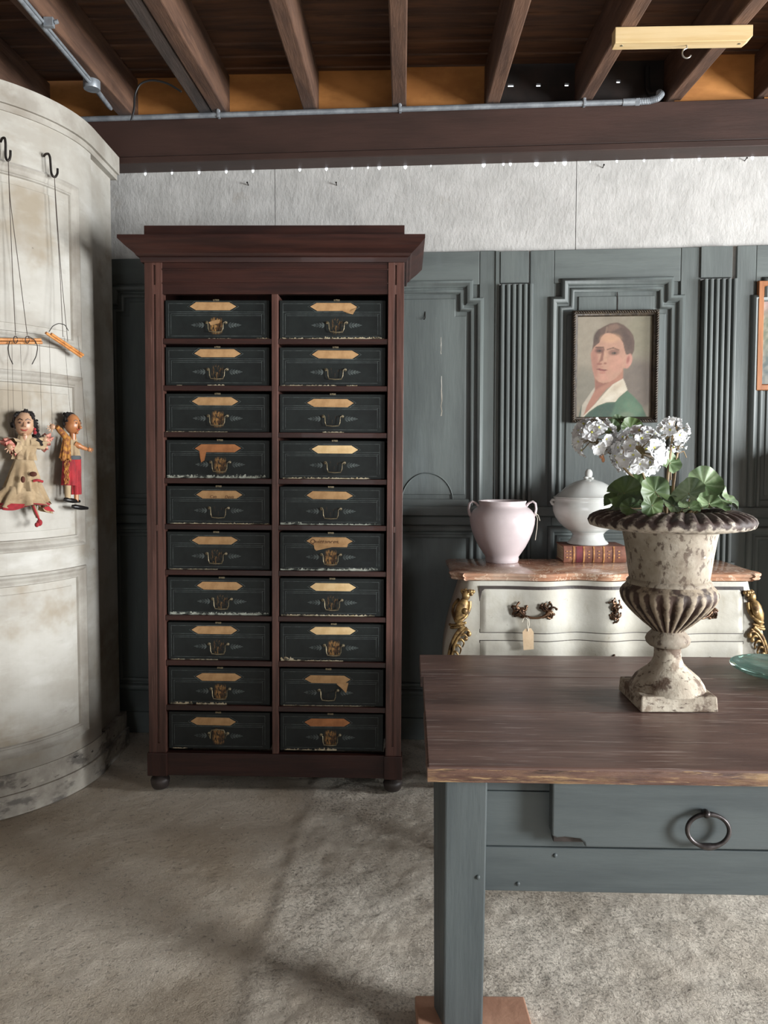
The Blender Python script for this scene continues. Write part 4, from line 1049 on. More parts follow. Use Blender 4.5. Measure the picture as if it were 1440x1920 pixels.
# drooping withered stalk
stem([gp(1264, 880, .01), gp(1270, 850, .01), gp(1282, 846, .01), gp(1287, 858, .01)], .002, .0015)
MB().ball(gp(1128, 853, -.045), .007, .006, .011, 8, 6).ball(gp(1131, 862, -.045), .005, .005, .008, 8, 6).build('pink_bud', 'bud', ger, smooth=60)
def leaf_mesh(seed, size):
    r_ = random.Random(seed); b = MB(); NA, NR = 40, 6; vs = []; ph = r_.uniform(0, 6); cols_ = []
    for j in range(NR+1):
        for i in range(NA+1):
            a = -pi*.93+2*pi*.93*i/NA; t = j/NR
            sc_ = 1+.07*abs(math.sin(a*4.5))*t-.06*t+.05*math.cos(a)*t
            r = size*t*sc_
            z = size*(.20*t*t*math.sin(3*a+ph)*.8+.22*t*t-.05*t+.05*t*math.cos(9*a)+.10*t*t*nz(a*2.2, ph, t*2))
            vs.append((r*math.cos(a), r*math.sin(a), z))
            cols_.append(max(0, 1-abs(((a*7/(2*pi*.93))+.5) % 1-.5)*9)*(1-t*.5)*.55)
    w_ = NA+1
    fs = [(j*w_+i, j*w_+i+1, (j+1)*w_+i+1, (j+1)*w_+i) for j in range(NR) for i in range(NA)]
    return vs, fs, cols_
def leaf(u, v, dy, size, nrm, spin, m='leaf', seed=0, root=None):
    vs, fs, cl = leaf_mesh(seed, size)
    o = MB().add(vs, fs).build('leaf', m, ger, smooth=80, fix=False)
    paint(o, lambda i, co: (cl[i],)*3)
    c = gp(u, v, dy); o.location = c
    o.rotation_mode = 'QUATERNION'; o.rotation_quaternion = Vector(nrm).to_track_quat('Z', 'Y') @ Matrix.Rotation(spin, 4, 'Z').to_quaternion()
    if root is not False:
        rt = Vector((c.x*.25, c.y*.25, 0)) if root is None else root
        mid = (rt+c)/2+Vector((0, 0, .02))
        MB().tube([rt.lerp(mid, t) for t in (0, .5)]+[mid.lerp(c, t) for t in (0, .5, 1)], .0022, 6).build('leaf_stalk', 'stem', o)
        st = o.children[0]; st.matrix_parent_inverse = (Matrix.Translation(c) @ o.rotation_quaternion.to_matrix().to_4x4()).inverted()
us_ = us
S = lambda px: px*us_
LV = [(1170, 925, -.06, 32, (-.35, -.8, .45), .3, 'leaf'), (1195, 915, -.02, 34, (-.2, -.7, .7), 1.2, 'leaf'), (1228, 922, -.10, 28, (.05, -.95, .3), 2.2, 'leaf'),
      (1222, 948, -.14, 20, (0, -.95, .1), -1.5, 'leaf'), (1155, 940, .0, 26, (-.7, -.5, .5), .8, 'leaf'), (1205, 942, -.05, 24, (.1, -.85, .5), 3.0, 'leaf'),
      (1320, 908, -.04, 33, (-.1, -.85, .4), .6, 'leaf_pale'), (1292, 925, -.08, 30, (-.55, -.5, .65), 1.8, 'leaf_pale'), (1345, 930, -.02, 30, (.35, -.6, .7), 2.6, 'leaf_pale'),
      (1366, 938, .0, 24, (.6, -.45, .65), .2, 'leaf'), (1330, 945, -.10, 24, (.1, -.5, .85), 1.1, 'leaf_pale'), (1270, 945, -.06, 24, (0, -.4, .9), 2.0, 'leaf'),
      (1310, 938, .05, 30, (.1, -.5, .8), 4.0, 'leaf'), (1255, 930, .06, 26, (0, -.7, .7), .5, 'leaf'), (1345, 948, -.04, 24, (.4, -.3, .85), .9, 'leaf_pale'),
      (1255, 868, .0, 22, (.2, -.85, .4), 1.0, 'leaf_pale'), (1183, 802, .03, 21, (.1, -.9, .3), .5, 'leaf'), (1147, 803, .02, 17, (-.2, -.9, .35), 2.2, 'leaf'), (1140, 836, .02, 15, (.2, -.9, .3), .8, 'leaf'), (1162, 790, .05, 15, (0, -.8, .6), 3.0, 'leaf')]
LV += [(1262, 948, -.09, 20, (.1, -.6, .75), 2.4, 'leaf'), (1292, 952, -.11, 20, (-.1, -.45, .85), .4, 'leaf_pale'), (1240, 940, .03, 24, (.2, -.7, .6), 1.4, 'leaf'), (1182, 952, -.10, 18, (-.3, -.8, .5), 2.8, 'leaf')]
for i, (u, v, dy, s_, nr, sp_, m) in enumerate(LV): leaf(u, v, dy, S(s_), nr, sp_, m, i, root=(False if i in (17, 18, 19) else (gp(1258, 900, .005) if i == 15 else (gp(1165, 868, -.02) if i == 16 else None))))

# ================================================================== COMMODE
cz_ = atY(1000, 1070, 3.25).z
COM = Fr(*atZ(1140, 1076, cz_).xy, R(-1.2))
com = tag(frame_empty('painted_commode', COM), 'cream painted bombe commode with marble top, gilt corner mounts and bronze handles', 'chest of drawers')
cx_ = lambda u, v, y=0: COM.pix(u, v, y)
HWM = (cx_(1437, 1075)[0]-cx_(835, 1072)[0])/2*.985     # half width of the marble at the front
MT = .032; CD = .47
serp = lambda x: .020*math.cos(x*2*pi/.27)*math.exp(-(x/.34)**2)+.026*math.exp(-((abs(x)-.30)/.13)**2)*.6+.012
# marble
def top_outline(off=0):
    pts = []; H_ = HWM+off
    N = 60
    for i in range(N+1):
        x = -H_+.055+(2*H_-.11)*i/N; pts.append((x, -serp(x)-off+.01))
    pts += [(H_-.05, -.012-off), (H_-.035, .012-off), (H_-.03, .03), (H_, .045), (H_+.004, .07), (H_-.006, .11), (H_-.008, .20), (H_-.004, CD-.03), (H_-.02, CD), (-H_+.02, CD), (-H_+.004, CD-.03), (-H_+.008, .20), (-H_+.006, .11), (-H_-.004, .07), (-H_, .045), (-H_+.03, .03), (-H_+.035, .012-off), (-H_+.05, -.012-off)]
    return pts
b = MB(); lev = [(-.018, cz_-MT), (-.008, cz_-MT+.003), (-.004, cz_-MT+.010), (-.010, cz_-MT+.014), (-.002, cz_-MT+.019), (0, cz_-.007), (-.003, cz_-.002), (-.007, cz_)]
n = None
for o_, z in lev:
    pts = top_outline(o_); n = len(pts); b.v += [(x, y, z) for x, y in pts]
for i in range(len(lev)-1):
    for j in range(n): b.f.append((i*n+j, i*n+(j+1) % n, (i+1)*n+(j+1) % n, (i+1)*n+j))
b.f += [tuple(range(n-1, -1, -1)), tuple((len(lev)-1)*n+j for j in range(n))]
b.build('marble_top', 'marble', com, smooth=40)
# body
zt_b = cz_-MT; zb_b = .17
def tz(z): return (z-zb_b)/(zt_b-zb_b)
def hwid(z): t = tz(z); return HWM-.052+.078*math.sin(pi*min(1, max(0, (1-t)*1.05)))**1.3*(1 if t > .35 else .8)
def fbul(z): t = tz(z); return .034*math.sin(pi*max(0, min(1, (1-t)*1.0+.12)))
def front(x, z): return .030-serp(x)*.9-fbul(z)
def body_pt(a, z):
    H_ = hwid(z); fy = .050-fbul(z)
    if a < .2: t = a/.2; return (-H_+.045*(1-t)*(1-t)*.6, CD-.02+(fy+.03-CD+.02)*t, z)
    if a > .8: t = (1-a)/.2; return (H_-.045*(1-t)*(1-t)*.6, CD-.02+(fy+.03-CD+.02)*t, z)
    t = (a-.2)/.6
    x = -H_+2*H_*t; e = min(t, 1-t)*2*H_
    yy = front(x, z); k_ = min(1, e/.045); return (x*1, fy+.03+(yy-fy-.03)*math.sqrt(max(0, 1-(1-k_)**2)), z)
b = MB(); NU, NV = 130, 26
b.grid(NU, NV, lambda a, c: body_pt(a, zb_b+(zt_b-zb_b)*c))
bo_ = b.build('body', 'cream', com, smooth=50)
MB().box(-.5, .5, CD-.03, CD-.018, zb_b, zt_b-.001).build('back_panel', 'cream', com)
for sx in (-1, 1):
    for yy, y_ in (('f', .07), ('b', CD-.07)):
        MB().tube([(sx*(HWM-.06), y_, zb_b+.06), (sx*(HWM-.05), y_-.005, zb_b), (sx*(HWM-.075), y_, .09), (sx*(HWM-.085), y_, .03), (sx*(HWM-.075), y_-.01, 0)], [.045, .042, .028, .020, .024], 10).build('leg', 'cream', com, smooth=60)
# drawers
dxl, dxr = cx_(900, 1140)[0], cx_(1391, 1140)[0]
zd = [cx_(1000, 1100)[1], cx_(1000, 1184)[1], cx_(1000, 1200)[1]]
drawers = []
for (z1, z0) in ((zd[0], zd[1]), (zd[2], zd[2]-.205), (zd[2]-.235, zb_b+.04)):
    fr_ = lambda a, c, z0=z0, z1=z1: (dxl+(dxr-dxl)*a, front(dxl+(dxr-dxl)*a, z0+(z1-z0)*c)-.009*min(1, min(a, 1-a)*60)*min(1, min(c, 1-c)*16)-.001, z0+(z1-z0)*c)
    bk_ = lambda a, c, z0=z0, z1=z1: (dxl+(dxr-dxl)*a, front(dxl+(dxr-dxl)*a, z0+(z1-z0)*c)+.012, z0+(z1-z0)*c)
    d_ = MB().slab(120, 10, fr_, bk_).build('drawer', 'cream', com, smooth=50); drawers.append((d_, z0, z1))
    # shadow gap round the drawer
    e = .003
    g_ = MB().slab(80, 1, lambda a, c: (dxl-e+(dxr-dxl+2*e)*a, front(dxl+(dxr-dxl)*a, z0-e+(z1-z0+2*e)*c)-.0006, z0-e+(z1-z0+2*e)*c), lambda a, c: (dxl-e+(dxr-dxl+2*e)*a, front(dxl+(dxr-dxl)*a, z0)+.01, z0-e+(z1-z0+2*e)*c))
    g_.build('drawer_gap', 'foot', com)
def foliage(b, cx, y, cz, s_, seed, nleaf=9):
    r_ = random.Random(seed)
    b.ball((cx, y, cz), s_*.28, s_*.2, s_*.28, 10, 6)
    for i in range(nleaf):
        a = 2*pi*i/nleaf+r_.uniform(-.25, .25); L = s_*r_.uniform(.75, 1.1); pts = []; c_ = r_.choice((-1, 1))*.9
        for t in np.linspace(0, 1, 7):
            aa = a+c_*t*t; pts.append((cx+L*t*math.cos(aa), y-.006*math.sin(pi*t)-.002, cz+L*t*math.sin(aa)))
        b.tube(pts, [.0046*(1-.35*t)*(s_/.026) for t in np.linspace(0, 1, 7)], 6)
        b.ball(pts[-1], .0046*s_/.026, .004, .0046*s_/.026, 6, 5)
    return b
def pull(dr, xa, xb, zc, seed):
    ya, yb_ = front(xa, zc)-.014, front(xb, zc)-.014
    o = foliage(MB(), xa, ya, zc, .034, seed, 11).build('rosette', 'bronze', dr, smooth=60)
    foliage(MB(), xb, yb_, zc+.004, .034, seed+1, 11).build('rosette', 'bronze', dr, smooth=60)
    pts = []
    for t in np.linspace(0, 1, 13):
        x = xa+(xb-xa)*t; pts.append((x, ya+(yb_-ya)*t-.014-.010*math.sin(pi*t), zc-.026*math.sin(pi*t)**.6))
    MB().tube(pts, [.004+.0016*abs(math.cos(t*9)) for t in np.linspace(0, 1, 13)], 8).build('bail', 'bronze', dr, smooth=60)
def escutcheon(dr, x, zc):
    y = front(x, zc)-.013; b = MB()
    foliage(b, x, y, zc+.024, .026, 61, 10); foliage(b, x+.003, y, zc-.024, .024, 67, 10); b.ball((x, y, zc), .010, .007, .018, 10, 6)
    b.tube([(x, y-.004, zc+.002), (x, y-.02, zc+.002)], .003, 6)
    b.build('escutcheon', 'bronze', dr, smooth=60)
zh_ = cx_(1000, 1142)[1]
pull(drawers[0][0], cx_(971, 1143)[0], cx_(1024, 1143)[0], zh_, 71)
xm = cx_(1149, 1143)[0]
pull(drawers[0][0], 2*xm-cx_(1024, 1143)[0], 2*xm-cx_(971, 1143)[0], zh_, 75)
escutcheon(drawers[0][0], xm, zh_)
for d_, z0, z1 in drawers[1:]:
    pull(d_, cx_(971, 1143)[0], cx_(1024, 1143)[0], (z0+z1)/2, 81); pull(d_, 2*xm-cx_(1024, 1143)[0], 2*xm-cx_(971, 1143)[0], (z0+z1)/2, 85); escutcheon(d_, xm, (z0+z1)/2)
# gilt corner mounts: small bust over a scrolling leaf
def surf(x, z):
    H_ = hwid(z); fy = .050-fbul(z); k_ = min(1, max(0, (H_-abs(x))/.045))
    return fy+.03+(front(x, z)-fy-.03)*math.sqrt(max(0, 1-(1-k_)**2))
def mount(sx):
    b = MB(); zc = lambda v: cx_(870, v, .03)[1]
    def P(v, off, dy=0):
        z = zc(v); x = sx*(hwid(z)-.026-off); return Vector((x, surf(x, z)+dy, z))
    lump = lambda d: 1+.16*nz(d.x*6, d.y*6, d.z*6)
    # head with curls
    b.ball(P(1114, .0, -.014), .017, .016, .020, 12, 8, fn=lump)
    for k_ in range(9): b.ball(P(1107+3*math.sin(k_*2), -.018+.0052*k_, -.012-.006*math.sin(k_*.4)), .009, .009, .009, 8, 5, fn=lump)
    # bust, arms folded
    b.tube([P(1120, 0, -.006), P(1126, 0, -.010), P(1134, -.001, -.012), P(1146, -.002, -.012), P(1156, .0, -.010), P(1166, .004, -.006)], [.012, .021, .025, .025, .020, .012], 12)
    b.ball(P(1140, -.012, -.030), .012, .010, .014, 10, 6).ball(P(1140, .012, -.030), .012, .010, .014, 10, 6)
    b.tube(smooth_p([P(1124, .022, -.006), P(1136, .030, -.008), P(1150, .026, -.012), P(1158, .008, -.026), P(1160, -.010, -.024)]), .0075, 8)
    b.tube(smooth_p([P(1124, -.022, -.004), P(1136, -.030, .002), P(1150, -.026, -.004), P(1160, -.010, -.020)]), .0075, 8)
    # beaded skirt line, then the scrolling leaf
    for k_ in range(12): b.ball(P(1163+.7*k_, .030-.005*k_, -.010), .006, .006, .006, 7, 5)
    for k_ in range(10): b.ball(P(1168+.7*k_, .026-.005*k_, -.012), .006, .006, .006, 7, 5)
    spine = smooth_p([P(1168, .030, -.008), P(1176, .016, -.010), P(1188, .004, -.010), P(1204, -.004, -.010), P(1222, -.008, -.010), P(1245, -.008, -.010), P(1290, .004, -.008)])
    m = len(spine); b.tube(spine, [.010-.004*i/m for i in range(m)], 8)
    spine2 = smooth_p([P(1172, .044, -.008), P(1180, .026, -.012), P(1192, .014, -.012), P(1208, .006, -.012), P(1228, .002, -.010)])
    b.tube(spine2, .006, 8)
    for (v_, o0, L, dn) in ((1178, .030, .030, 4), (1186, .022, .034, 10), (1195, .014, .034, 14), (1206, .008, .032, 16), (1218, .004, .028, 18), (1232, .0, .024, 20)):
        b.tube(smooth_p([P(v_, o0, -.008), P(v_-3, o0+L*.5, -.014), P(v_+dn*.3, o0+L*.95, -.012), P(v_+dn*.9, o0+L*.85, -.008)]), [.007-.0003*i for i in range(16)], 7)
    b.ball(P(1183, .058, -.010), .010, .008, .012, 9, 6, fn=lump).ball(P(1192, .050, -.010), .009, .008, .010, 9, 6, fn=lump)
    b.build('corner_mount', 'gilt', com, smooth=60)
def smooth_p(pts, k_=5, it=2):
    out = []
    for i in range(len(pts)-1):
        for t in np.linspace(0, 1, k_+1)[:-1]: out.append(pts[i].lerp(pts[i+1], t))
    out.append(pts[-1])
    for _ in range(it): out = [out[0]]+[(out[i-1]+out[i]*2+out[i+1])/4 for i in range(1, len(out)-1)]+[out[-1]]
    return out
mount(-1); mount(1)
# price tag tied to the left pull
xt, zt2_ = cx_(985, 1172)
yt = front(xt, zt2_)-.045
tg = tag(empty('price_tag', COM.w(xt, yt, zt2_)), 'small blank kraft card tag tied to the commode handle', 'tag')
wdt = .0225; hh = .084
o = MB().prism([(-wdt*.55, 0), (wdt*.55, .002), (wdt, -.014), (wdt*1.05, -hh), (-wdt*.8, -hh-.004), (-wdt, -.013)], 'y', -.0006, .0006).build('card', 'tag', tg)
ztop = zh_-.026-zt2_
MB().tube([(-.001, -.002, -.010), (-.004, -.004, .02), (-.003, -.008, ztop-.004), (-.010, -.012, ztop+.006), (-.020, -.010, ztop+.004), (-.026, -.010, ztop-.012)], .0013, 6).tube([(-.001, -.002, -.010), (.004, -.004, .02), (.001, -.006, ztop+.002), (-.004, .004, ztop+.006)], .0013, 6).build('tie_string', 'string', tg)

# ---- jar with two ears
ZM = cz_+.0006
jc = atZ(941, 1046, ZM); jy = 3.535
jc = atY(941, 1046, jy)
jar = tag(empty('eared_jar', (jc.x, jy, ZM)), 'pinkish white glazed jar with two small loop handles on the commode', 'jar')
js = jy/F*1.0; jz = lambda v: max(0, atY(941, v, jy).z-ZM)
prof = [(r*js, jz(v)) for v, r in ((1048.5, 30), (1047, 31.5), (1043, 31), (1036, 36), (1024, 44), (1010, 51), (996, 56.5), (982, 60), (972, 61), (964, 59.5), (957, 55), (952, 49), (949, 44.5), (946, 43), (943, 43.5), (940, 45), (938.5, 44.5), (939, 41), (946, 39), (955, 42), (970, 55), (1000, 50), (1035, 30), (1042, 8))]
prof[0] = (prof[0][0], 0); prof[-1] = (.002, .012); prof[-2] = (.05, .014)
MB().lathe(prof, 56, cap=False).build('body', 'jar', jar, smooth=60)
for sx in (-1, 1):
    pts = [(sx*45*js, 0, jz(949)), (sx*50*js, 0, jz(943)), (sx*57*js, -.004, jz(940)), (sx*62*js, -.006, jz(944)), (sx*63.5*js, -.006, jz(954)), (sx*62*js, -.004, jz(963)), (sx*59*js, -.002, jz(968))]
    MB().tube(pts, [.011, .009, .008, .008, .008, .009, .010], 10, flat=.6).build('ear', 'jar', jar, smooth=60)
MB().tube([(62*js, -.012, jz(962)), (65*js, -.018, jz(972)), (64*js, -.02, jz(990)), (61*js, -.02, jz(1012))], .0012, 5).tube([(62*js, -.012, jz(962)), (67*js, -.01, jz(966)), (70*js, -.012, jz(976))], .0012, 5).build('cord_end', 'string', jar)

# ---- book and tureen
by = 3.40
bk0, bk1 = atZ(1057, 1055, ZM), atZ(1174, 1055.5, ZM)
BA = math.atan2(bk1.y-bk0.y, bk1.x-bk0.x); BL = (bk1-bk0).length
book = tag(empty('leather_book', (bk0.x, bk0.y, ZM), BA), 'thick worn brown leather book lying under the white tureen', 'book')
BH = atY(1058, 1024, bk0.y).z-ZM; BW = .19
BH = max(.05, BH)
MB().box(.004, BL-.004, .012, BW-.006, .005, BH-.005).build('page_block', 'pages', book)
MB().box(0, BL, .006, BW, 0, .005).build('cover', 'leather', book, bevel=.001)
MB().box(0, BL, .006, BW, BH-.005, BH).build('cover', 'leather', book, bevel=.001)
pr = [(.012, 0), (.004, .001), (-.003, BH*.2), (-.006, BH*.5), (-.003, BH*.8), (.004, BH-.001), (.012, BH)]
sp = MB().prism(pr, 'x', 0, BL).build('spine', 'leather', book, smooth=50)
for t in (.16, .32, .48, .64, .80): MB().prism([(p[0]-.0025, p[1]) for p in pr[1:-1]]+[(.01, BH*.9), (.01, BH*.1)], 'x', BL*t-.003, BL*t+.003).build('raised_band', 'gold_tool', sp, smooth=50)
MB().prism([(p[0]-.0010, p[1]) for p in pr[1:-1]]+[(.01, BH*.9), (.01, BH*.1)], 'x', BL*.20, BL*.305).build('title_label', 'leather_red', sp, smooth=50)
for t in (.05, .10, .40, .56, .72, .88):
    b = MB()
    for j in range(3): b.box(BL*t-.004, BL*t+.004, -.0072+.001*abs(j-1), 0, BH*(.3+.18*j), BH*(.36+.18*j))
    b.build('gilt_ornament', 'gold_tool', sp)
ty = bk0.y+.095; ZBK = ZM+BH+.0005
tc = atY(1102, 1010, ty); OV = .85
tu = tag(empty('tureen', (tc.x, ty, ZBK)), 'white porcelain lidded soup tureen on a pedestal foot standing on the book', 'tureen')
ts = ty/F; tzz = lambda v: atY(1102, v, ty).z-ZBK
off = tzz(1018)
tzf = lambda v: (tzz(v)-off)*1.0
fac8 = lambda th, r, z: (r*(1+.018*abs(math.cos(th*4)))*(1-.14*math.sin(th)**2), z)
MB().lathe([(37*ts, 0), (38*ts, .004), (36.5*ts, tzf(1014)), (32*ts, tzf(1010)), (29*ts, tzf(1004)), (28.5*ts, tzf(999)), (33*ts, tzf(994))], 48).build('foot', 'porcelain', tu, smooth=60)
MB().lathe([(r*ts, tzf(v)) for v, r in ((996, 30), (993, 35), (986, 45), (977, 54), (967, 60.5), (956, 64.5), (947, 65), (940, 63), (936, 61.5), (934, 63), (932, 63), (932, 58))], 64, fn=fac8).build('bowl', 'porcelain', tu, smooth=60)
MB().lathe([(r*ts, tzf(v)) for v, r in ((933, 59), (931.5, 64), (929.5, 64), (928, 60), (922, 52), (914, 44), (907, 35), (902, 26), (899, 16), (897, 9), (895, 5))], 64, fn=fac8).build('lid', 'porcelain', tu, smooth=60)
b = MB().ball((0, 0, tzf(887)), .017, .017, .022, 14, 9, fn=lambda d: 1+.10*abs(math.sin(5*math.atan2(d.y, d.x)))).ball((-.014, -.006, tzf(894)), .012, .01, .006, 8, 6).ball((.012, -.008, tzf(895)), .012, .01, .005, 8, 6).tube([(0, 0, tzf(898)), (0, 0, tzf(890))], .008, 10)
b.build('bud_knob', 'porcelain', tu, smooth=60)
for sx in (-1, 1):
    MB().tube([(sx*60*ts, 0, tzf(945)), (sx*67*ts, 0, tzf(943)), (sx*70*ts, 0, tzf(939)), (sx*68*ts, 0, tzf(936)), (sx*62*ts, 0, tzf(936))], [.008, .008, .007, .007, .008], 10).build('handle', 'porcelain', tu, smooth=60)

# ---- unseen dark furniture block, added past the right edge to shade the panelling
sb = tag(empty('added_shade_block', WALL.w(2.98, -.30, 0), WALL.a), 'added dark wooden block out of view, shading the panelling right of the commode', 'added_shade_block')
MB().box(-.42, .42, -.22, .24, .08, 1.44).build('body', 'mahog', sb, bevel=.004)
MB().box(-.45, .45, -.25, .25, 1.44, 1.48).build('top', 'mahog_h', sb, bevel=.006)
for sx in (-1, 1):
    d = MB().box(sx*.21-.19, sx*.21+.19, -.235, -.22, .14, 1.38).build('door', 'mahog', sb, bevel=.004)
    MB().ball((sx*.05, -.25, .80), .014, .018, .014, 10, 8).build('knob', 'brass', d, smooth=60)
    for sy in (-1, 1): MB().lathe([(.02, 0), (.034, .02), (.034, .06), (.024, .08)], 16, (sx*.37, sy*.19)).build('foot', 'foot', sb, smooth=50)

# ================================================================== PICTURES
def picture(name, label, TLp, TRp, BRp, BLp, yf, fw, prof, m, canvas_fn, nu, nv, depth):
    c = [pz(u, v, yf) for u, v in (TLp, TRp, BRp, BLp)]
    x0 = (c[0][0]+c[3][0])/2; x1 = (c[1][0]+c[2][0])/2; z1 = (c[0][1]+c[1][1])/2; z0 = (c[2][1]+c[3][1])/2
    cx, cz = (x0+x1)/2, (z0+z1)/2; W, H_ = x1-x0, z1-z0
    o = empty(name, WALL.w(cx, yf, cz), WALL.a)
    tag(o, label, 'picture')
    b = MB().mould([(-W/2, -H_/2), (W/2, -H_/2), (W/2, H_/2), (-W/2, H_/2)], prof, depth, closed=True)
    f = b.build('frame', m, o, smooth=40)
    iw, ih = W/2-fw, H_/2-fw
    g = MB().grid(nu, nv, lambda a, c_: (-iw-.003+(2*iw+.006)*a, depth-.009, -ih-.003+(2*ih+.006)*c_))
    cv = g.build('canvas', vcol_mat(name+'_paint', .5, (.25, .001, 160, (1, 1, 1))), o, smooth=60)
    paint(cv, canvas_fn((iw+.003)*2, (ih+.003)*2))
    MB().box(-iw-.005, iw+.005, depth-.008, depth, -ih-.005, ih+.005).build('backing', 'foot', o)
    return o, W, H_, f

def portrait(W, H_):
    # picture units: the canvas spans 185..1210 across and 180..1560 down
    def poly(P):
        P = np.array(P, float)
        def sd(p):
            x, y = p; n = len(P); d = 1e9; ins = False
            for i in range(n):
                ax, ay = P[i]; bx_, by_ = P[(i+1) % n]
                ex, ey = bx_-ax, by_-ay; wx_, wy_ = x-ax, y-ay
                t = max(0, min(1, (wx_*ex+wy_*ey)/(ex*ex+ey*ey+1e-9)))
                dx, dy = wx_-ex*t, wy_-ey*t; d = min(d, dx*dx+dy*dy)
                if (ay > y) != (by_ > y) and x < (bx_-ax)*(y-ay)/(by_-ay)+ax: ins = not ins
            d = math.sqrt(d); return d if ins else -d
        return sd
    def ell(cx, cy, rx, ry, a=0):
        ca, sa = math.cos(a), math.sin(a)
        def sd(p):
            x, y = p[0]-cx, p[1]-cy; x, y = x*ca+y*sa, -x*sa+y*ca
            return (1-math.sqrt((x/rx)**2+(y/ry)**2))*min(rx, ry)
        return sd
    def line(x0, y0, x1, y1, w_):
        def sd(p):
            ex, ey = x1-x0, y1-y0; t = max(0, min(1, ((p[0]-x0)*ex+(p[1]-y0)*ey)/(ex*ex+ey*ey)))
            return w_-math.hypot(p[0]-x0-ex*t, p[1]-y0-ey*t)
        return sd
    L = [  # shape, colour, softness, opacity
        (ell(330, 500, 260, 420), (172, 160, 138), 160, .8), (ell(1080, 420, 220, 330), (146, 140, 112), 150, .8), (ell(1050, 1100, 280, 330), (116, 102, 92), 160, .8), (ell(300, 1150, 180, 260), (140, 136, 120), 140, .7),
        (poly([(880, 1195), (980, 1285), (1080, 1400), (1160, 1570), (260, 1570), (360, 1485), (480, 1400), (600, 1360), (720, 1350), (770, 1290)]), (82, 122, 92), 14, 1),
        (poly([(720, 1360), (600, 1365), (480, 1405), (360, 1490), (270, 1570), (640, 1570), (700, 1450)]), (56, 88, 76), 50, .8), (ell(960, 1440, 130, 90, .5), (104, 142, 108), 70, .6), (ell(880, 1530, 90, 40), (140, 150, 118), 40, .5),
        (poly([(250, 1400), (215, 1560), (245, 1565), (290, 1420)]), (70, 98, 84), 18, .9),
        (poly([(430, 1150), (330, 1290), (260, 1400), (245, 1565), (275, 1575), (340, 1400), (450, 1200)]), (196, 184, 162), 12, 1),
        (poly([(430, 1000), (820, 880), (818, 1040), (720, 1090), (600, 1170), (500, 1290), (400, 1430), (275, 1560), (330, 1400), (440, 1180)]), (186, 124, 98), 18, 1),
        (poly([(440, 1050), (620, 1080), (560, 1120), (450, 1180), (440, 1200)]), (150, 92, 74), 40, .7),
        (poly([(822, 1030), (850, 1090), (885, 1190), (770, 1285), (720, 1352), (600, 1355), (470, 1405), (360, 1485), (270, 1578), (262, 1560), (450, 1370), (560, 1240), (680, 1110)]), (226, 212, 184), 8, 1),
        (ell(740, 1140, 90, 40, -.6), (206, 184, 152), 50, .6), (ell(640, 1300, 80, 30, -.4), (236, 226, 202), 40, .7),
        (poly([(386, 660), (402, 560), (408, 500), (420, 440), (470, 360), (560, 310), (640, 275), (730, 265), (820, 300), (900, 370), (950, 440), (972, 540), (965, 650), (935, 720), (880, 740), (820, 700), (400, 640)]), (108, 84, 72), 12, 1),
        (poly([(388, 660), (408, 610), (440, 575), (490, 535), (510, 470), (560, 415), (620, 405), (700, 430), (770, 480), (815, 545), (830, 620), (855, 700), (900, 705), (938, 730), (940, 790), (915, 850), (870, 890), (822, 890), (800, 950), (720, 1030), (640, 1075), (550, 1095), (480, 1070), (430, 1010), (400, 900), (380, 760), (372, 680)]), (204, 150, 120), 10, 1),
        (poly([(388, 650), (430, 600), (470, 700), (480, 860), (470, 1000), (430, 1010), (395, 880), (374, 700)]), (182, 118, 98), 50, .8),
        (ell(640, 480, 130, 60), (222, 168, 122), 60, .7), (ell(720, 820, 100, 110), (216, 150, 122), 80, .7), (ell(560, 1020, 80, 45), (214, 148, 122), 40, .7), (ell(640, 930, 60, 50), (208, 146, 116), 40, .4),
        (poly([(700, 1050), (800, 940), (820, 900), (818, 1030), (740, 1060)]), (190, 128, 98), 30, .8),
        (poly([(620, 300), (720, 280), (780, 330), (700, 370), (620, 400), (585, 370)]), (146, 112, 92), 40, .8), (poly([(760, 330), (860, 380), (930, 500), (950, 640), (880, 640), (820, 500)]), (92, 70, 62), 50, .7), (ell(450, 450, 40, 90, .3), (86, 70, 64), 30, .7), (line(590, 330, 575, 400, 12), (160, 128, 104), 14, .6),
        (ell(900, 780, 42, 88, .15), (216, 150, 126), 14, 1), (ell(885, 775, 20, 52, .2), (170, 92, 78), 18, .8), (ell(870, 870, 30, 22), (214, 146, 122), 14, .8),
        (poly([(540, 620), (560, 700), (540, 780), (480, 820), (500, 760), (520, 680)]), (146, 92, 74), 24, .9), (poly([(560, 640), (600, 700), (590, 800), (560, 800), (545, 740)]), (220, 166, 130), 26, .7), (ell(495, 828, 38, 16), (160, 92, 78), 12, .8), (ell(572, 822, 22, 14), (156, 90, 74), 10, .8),
        (ell(490, 645, 60, 42), (128, 84, 72), 26, .9), (ell(690, 672, 76, 42), (148, 102, 84), 28, .9), (ell(487, 650, 32, 16), (88, 66, 60), 10, .9), (ell(692, 682, 34, 16), (92, 78, 66), 10, .9), (ell(700, 680, 12, 12), (50, 44, 42), 6, 1), (ell(494, 650, 11, 11), (52, 42, 42), 6, 1),
        (line(440, 602, 545, 604, 9), (104, 70, 58), 10, .9), (line(600, 632, 680, 610, 8), (112, 78, 62), 10, .9), (line(680, 610, 755, 640, 8), (112, 78, 62), 10, .9), (line(545, 604, 556, 640, 7), (120, 80, 64), 10, .8),
        (poly([(455, 895), (500, 888), (540, 900), (610, 915), (560, 932), (500, 925)]), (160, 84, 76), 8, .95), (line(455, 897, 612, 917, 4), (104, 52, 50), 5, .9), (ell(535, 950, 50, 14), (192, 116, 98), 12, .8), (ell(520, 870, 30, 10), (182, 116, 94), 10, .6)]
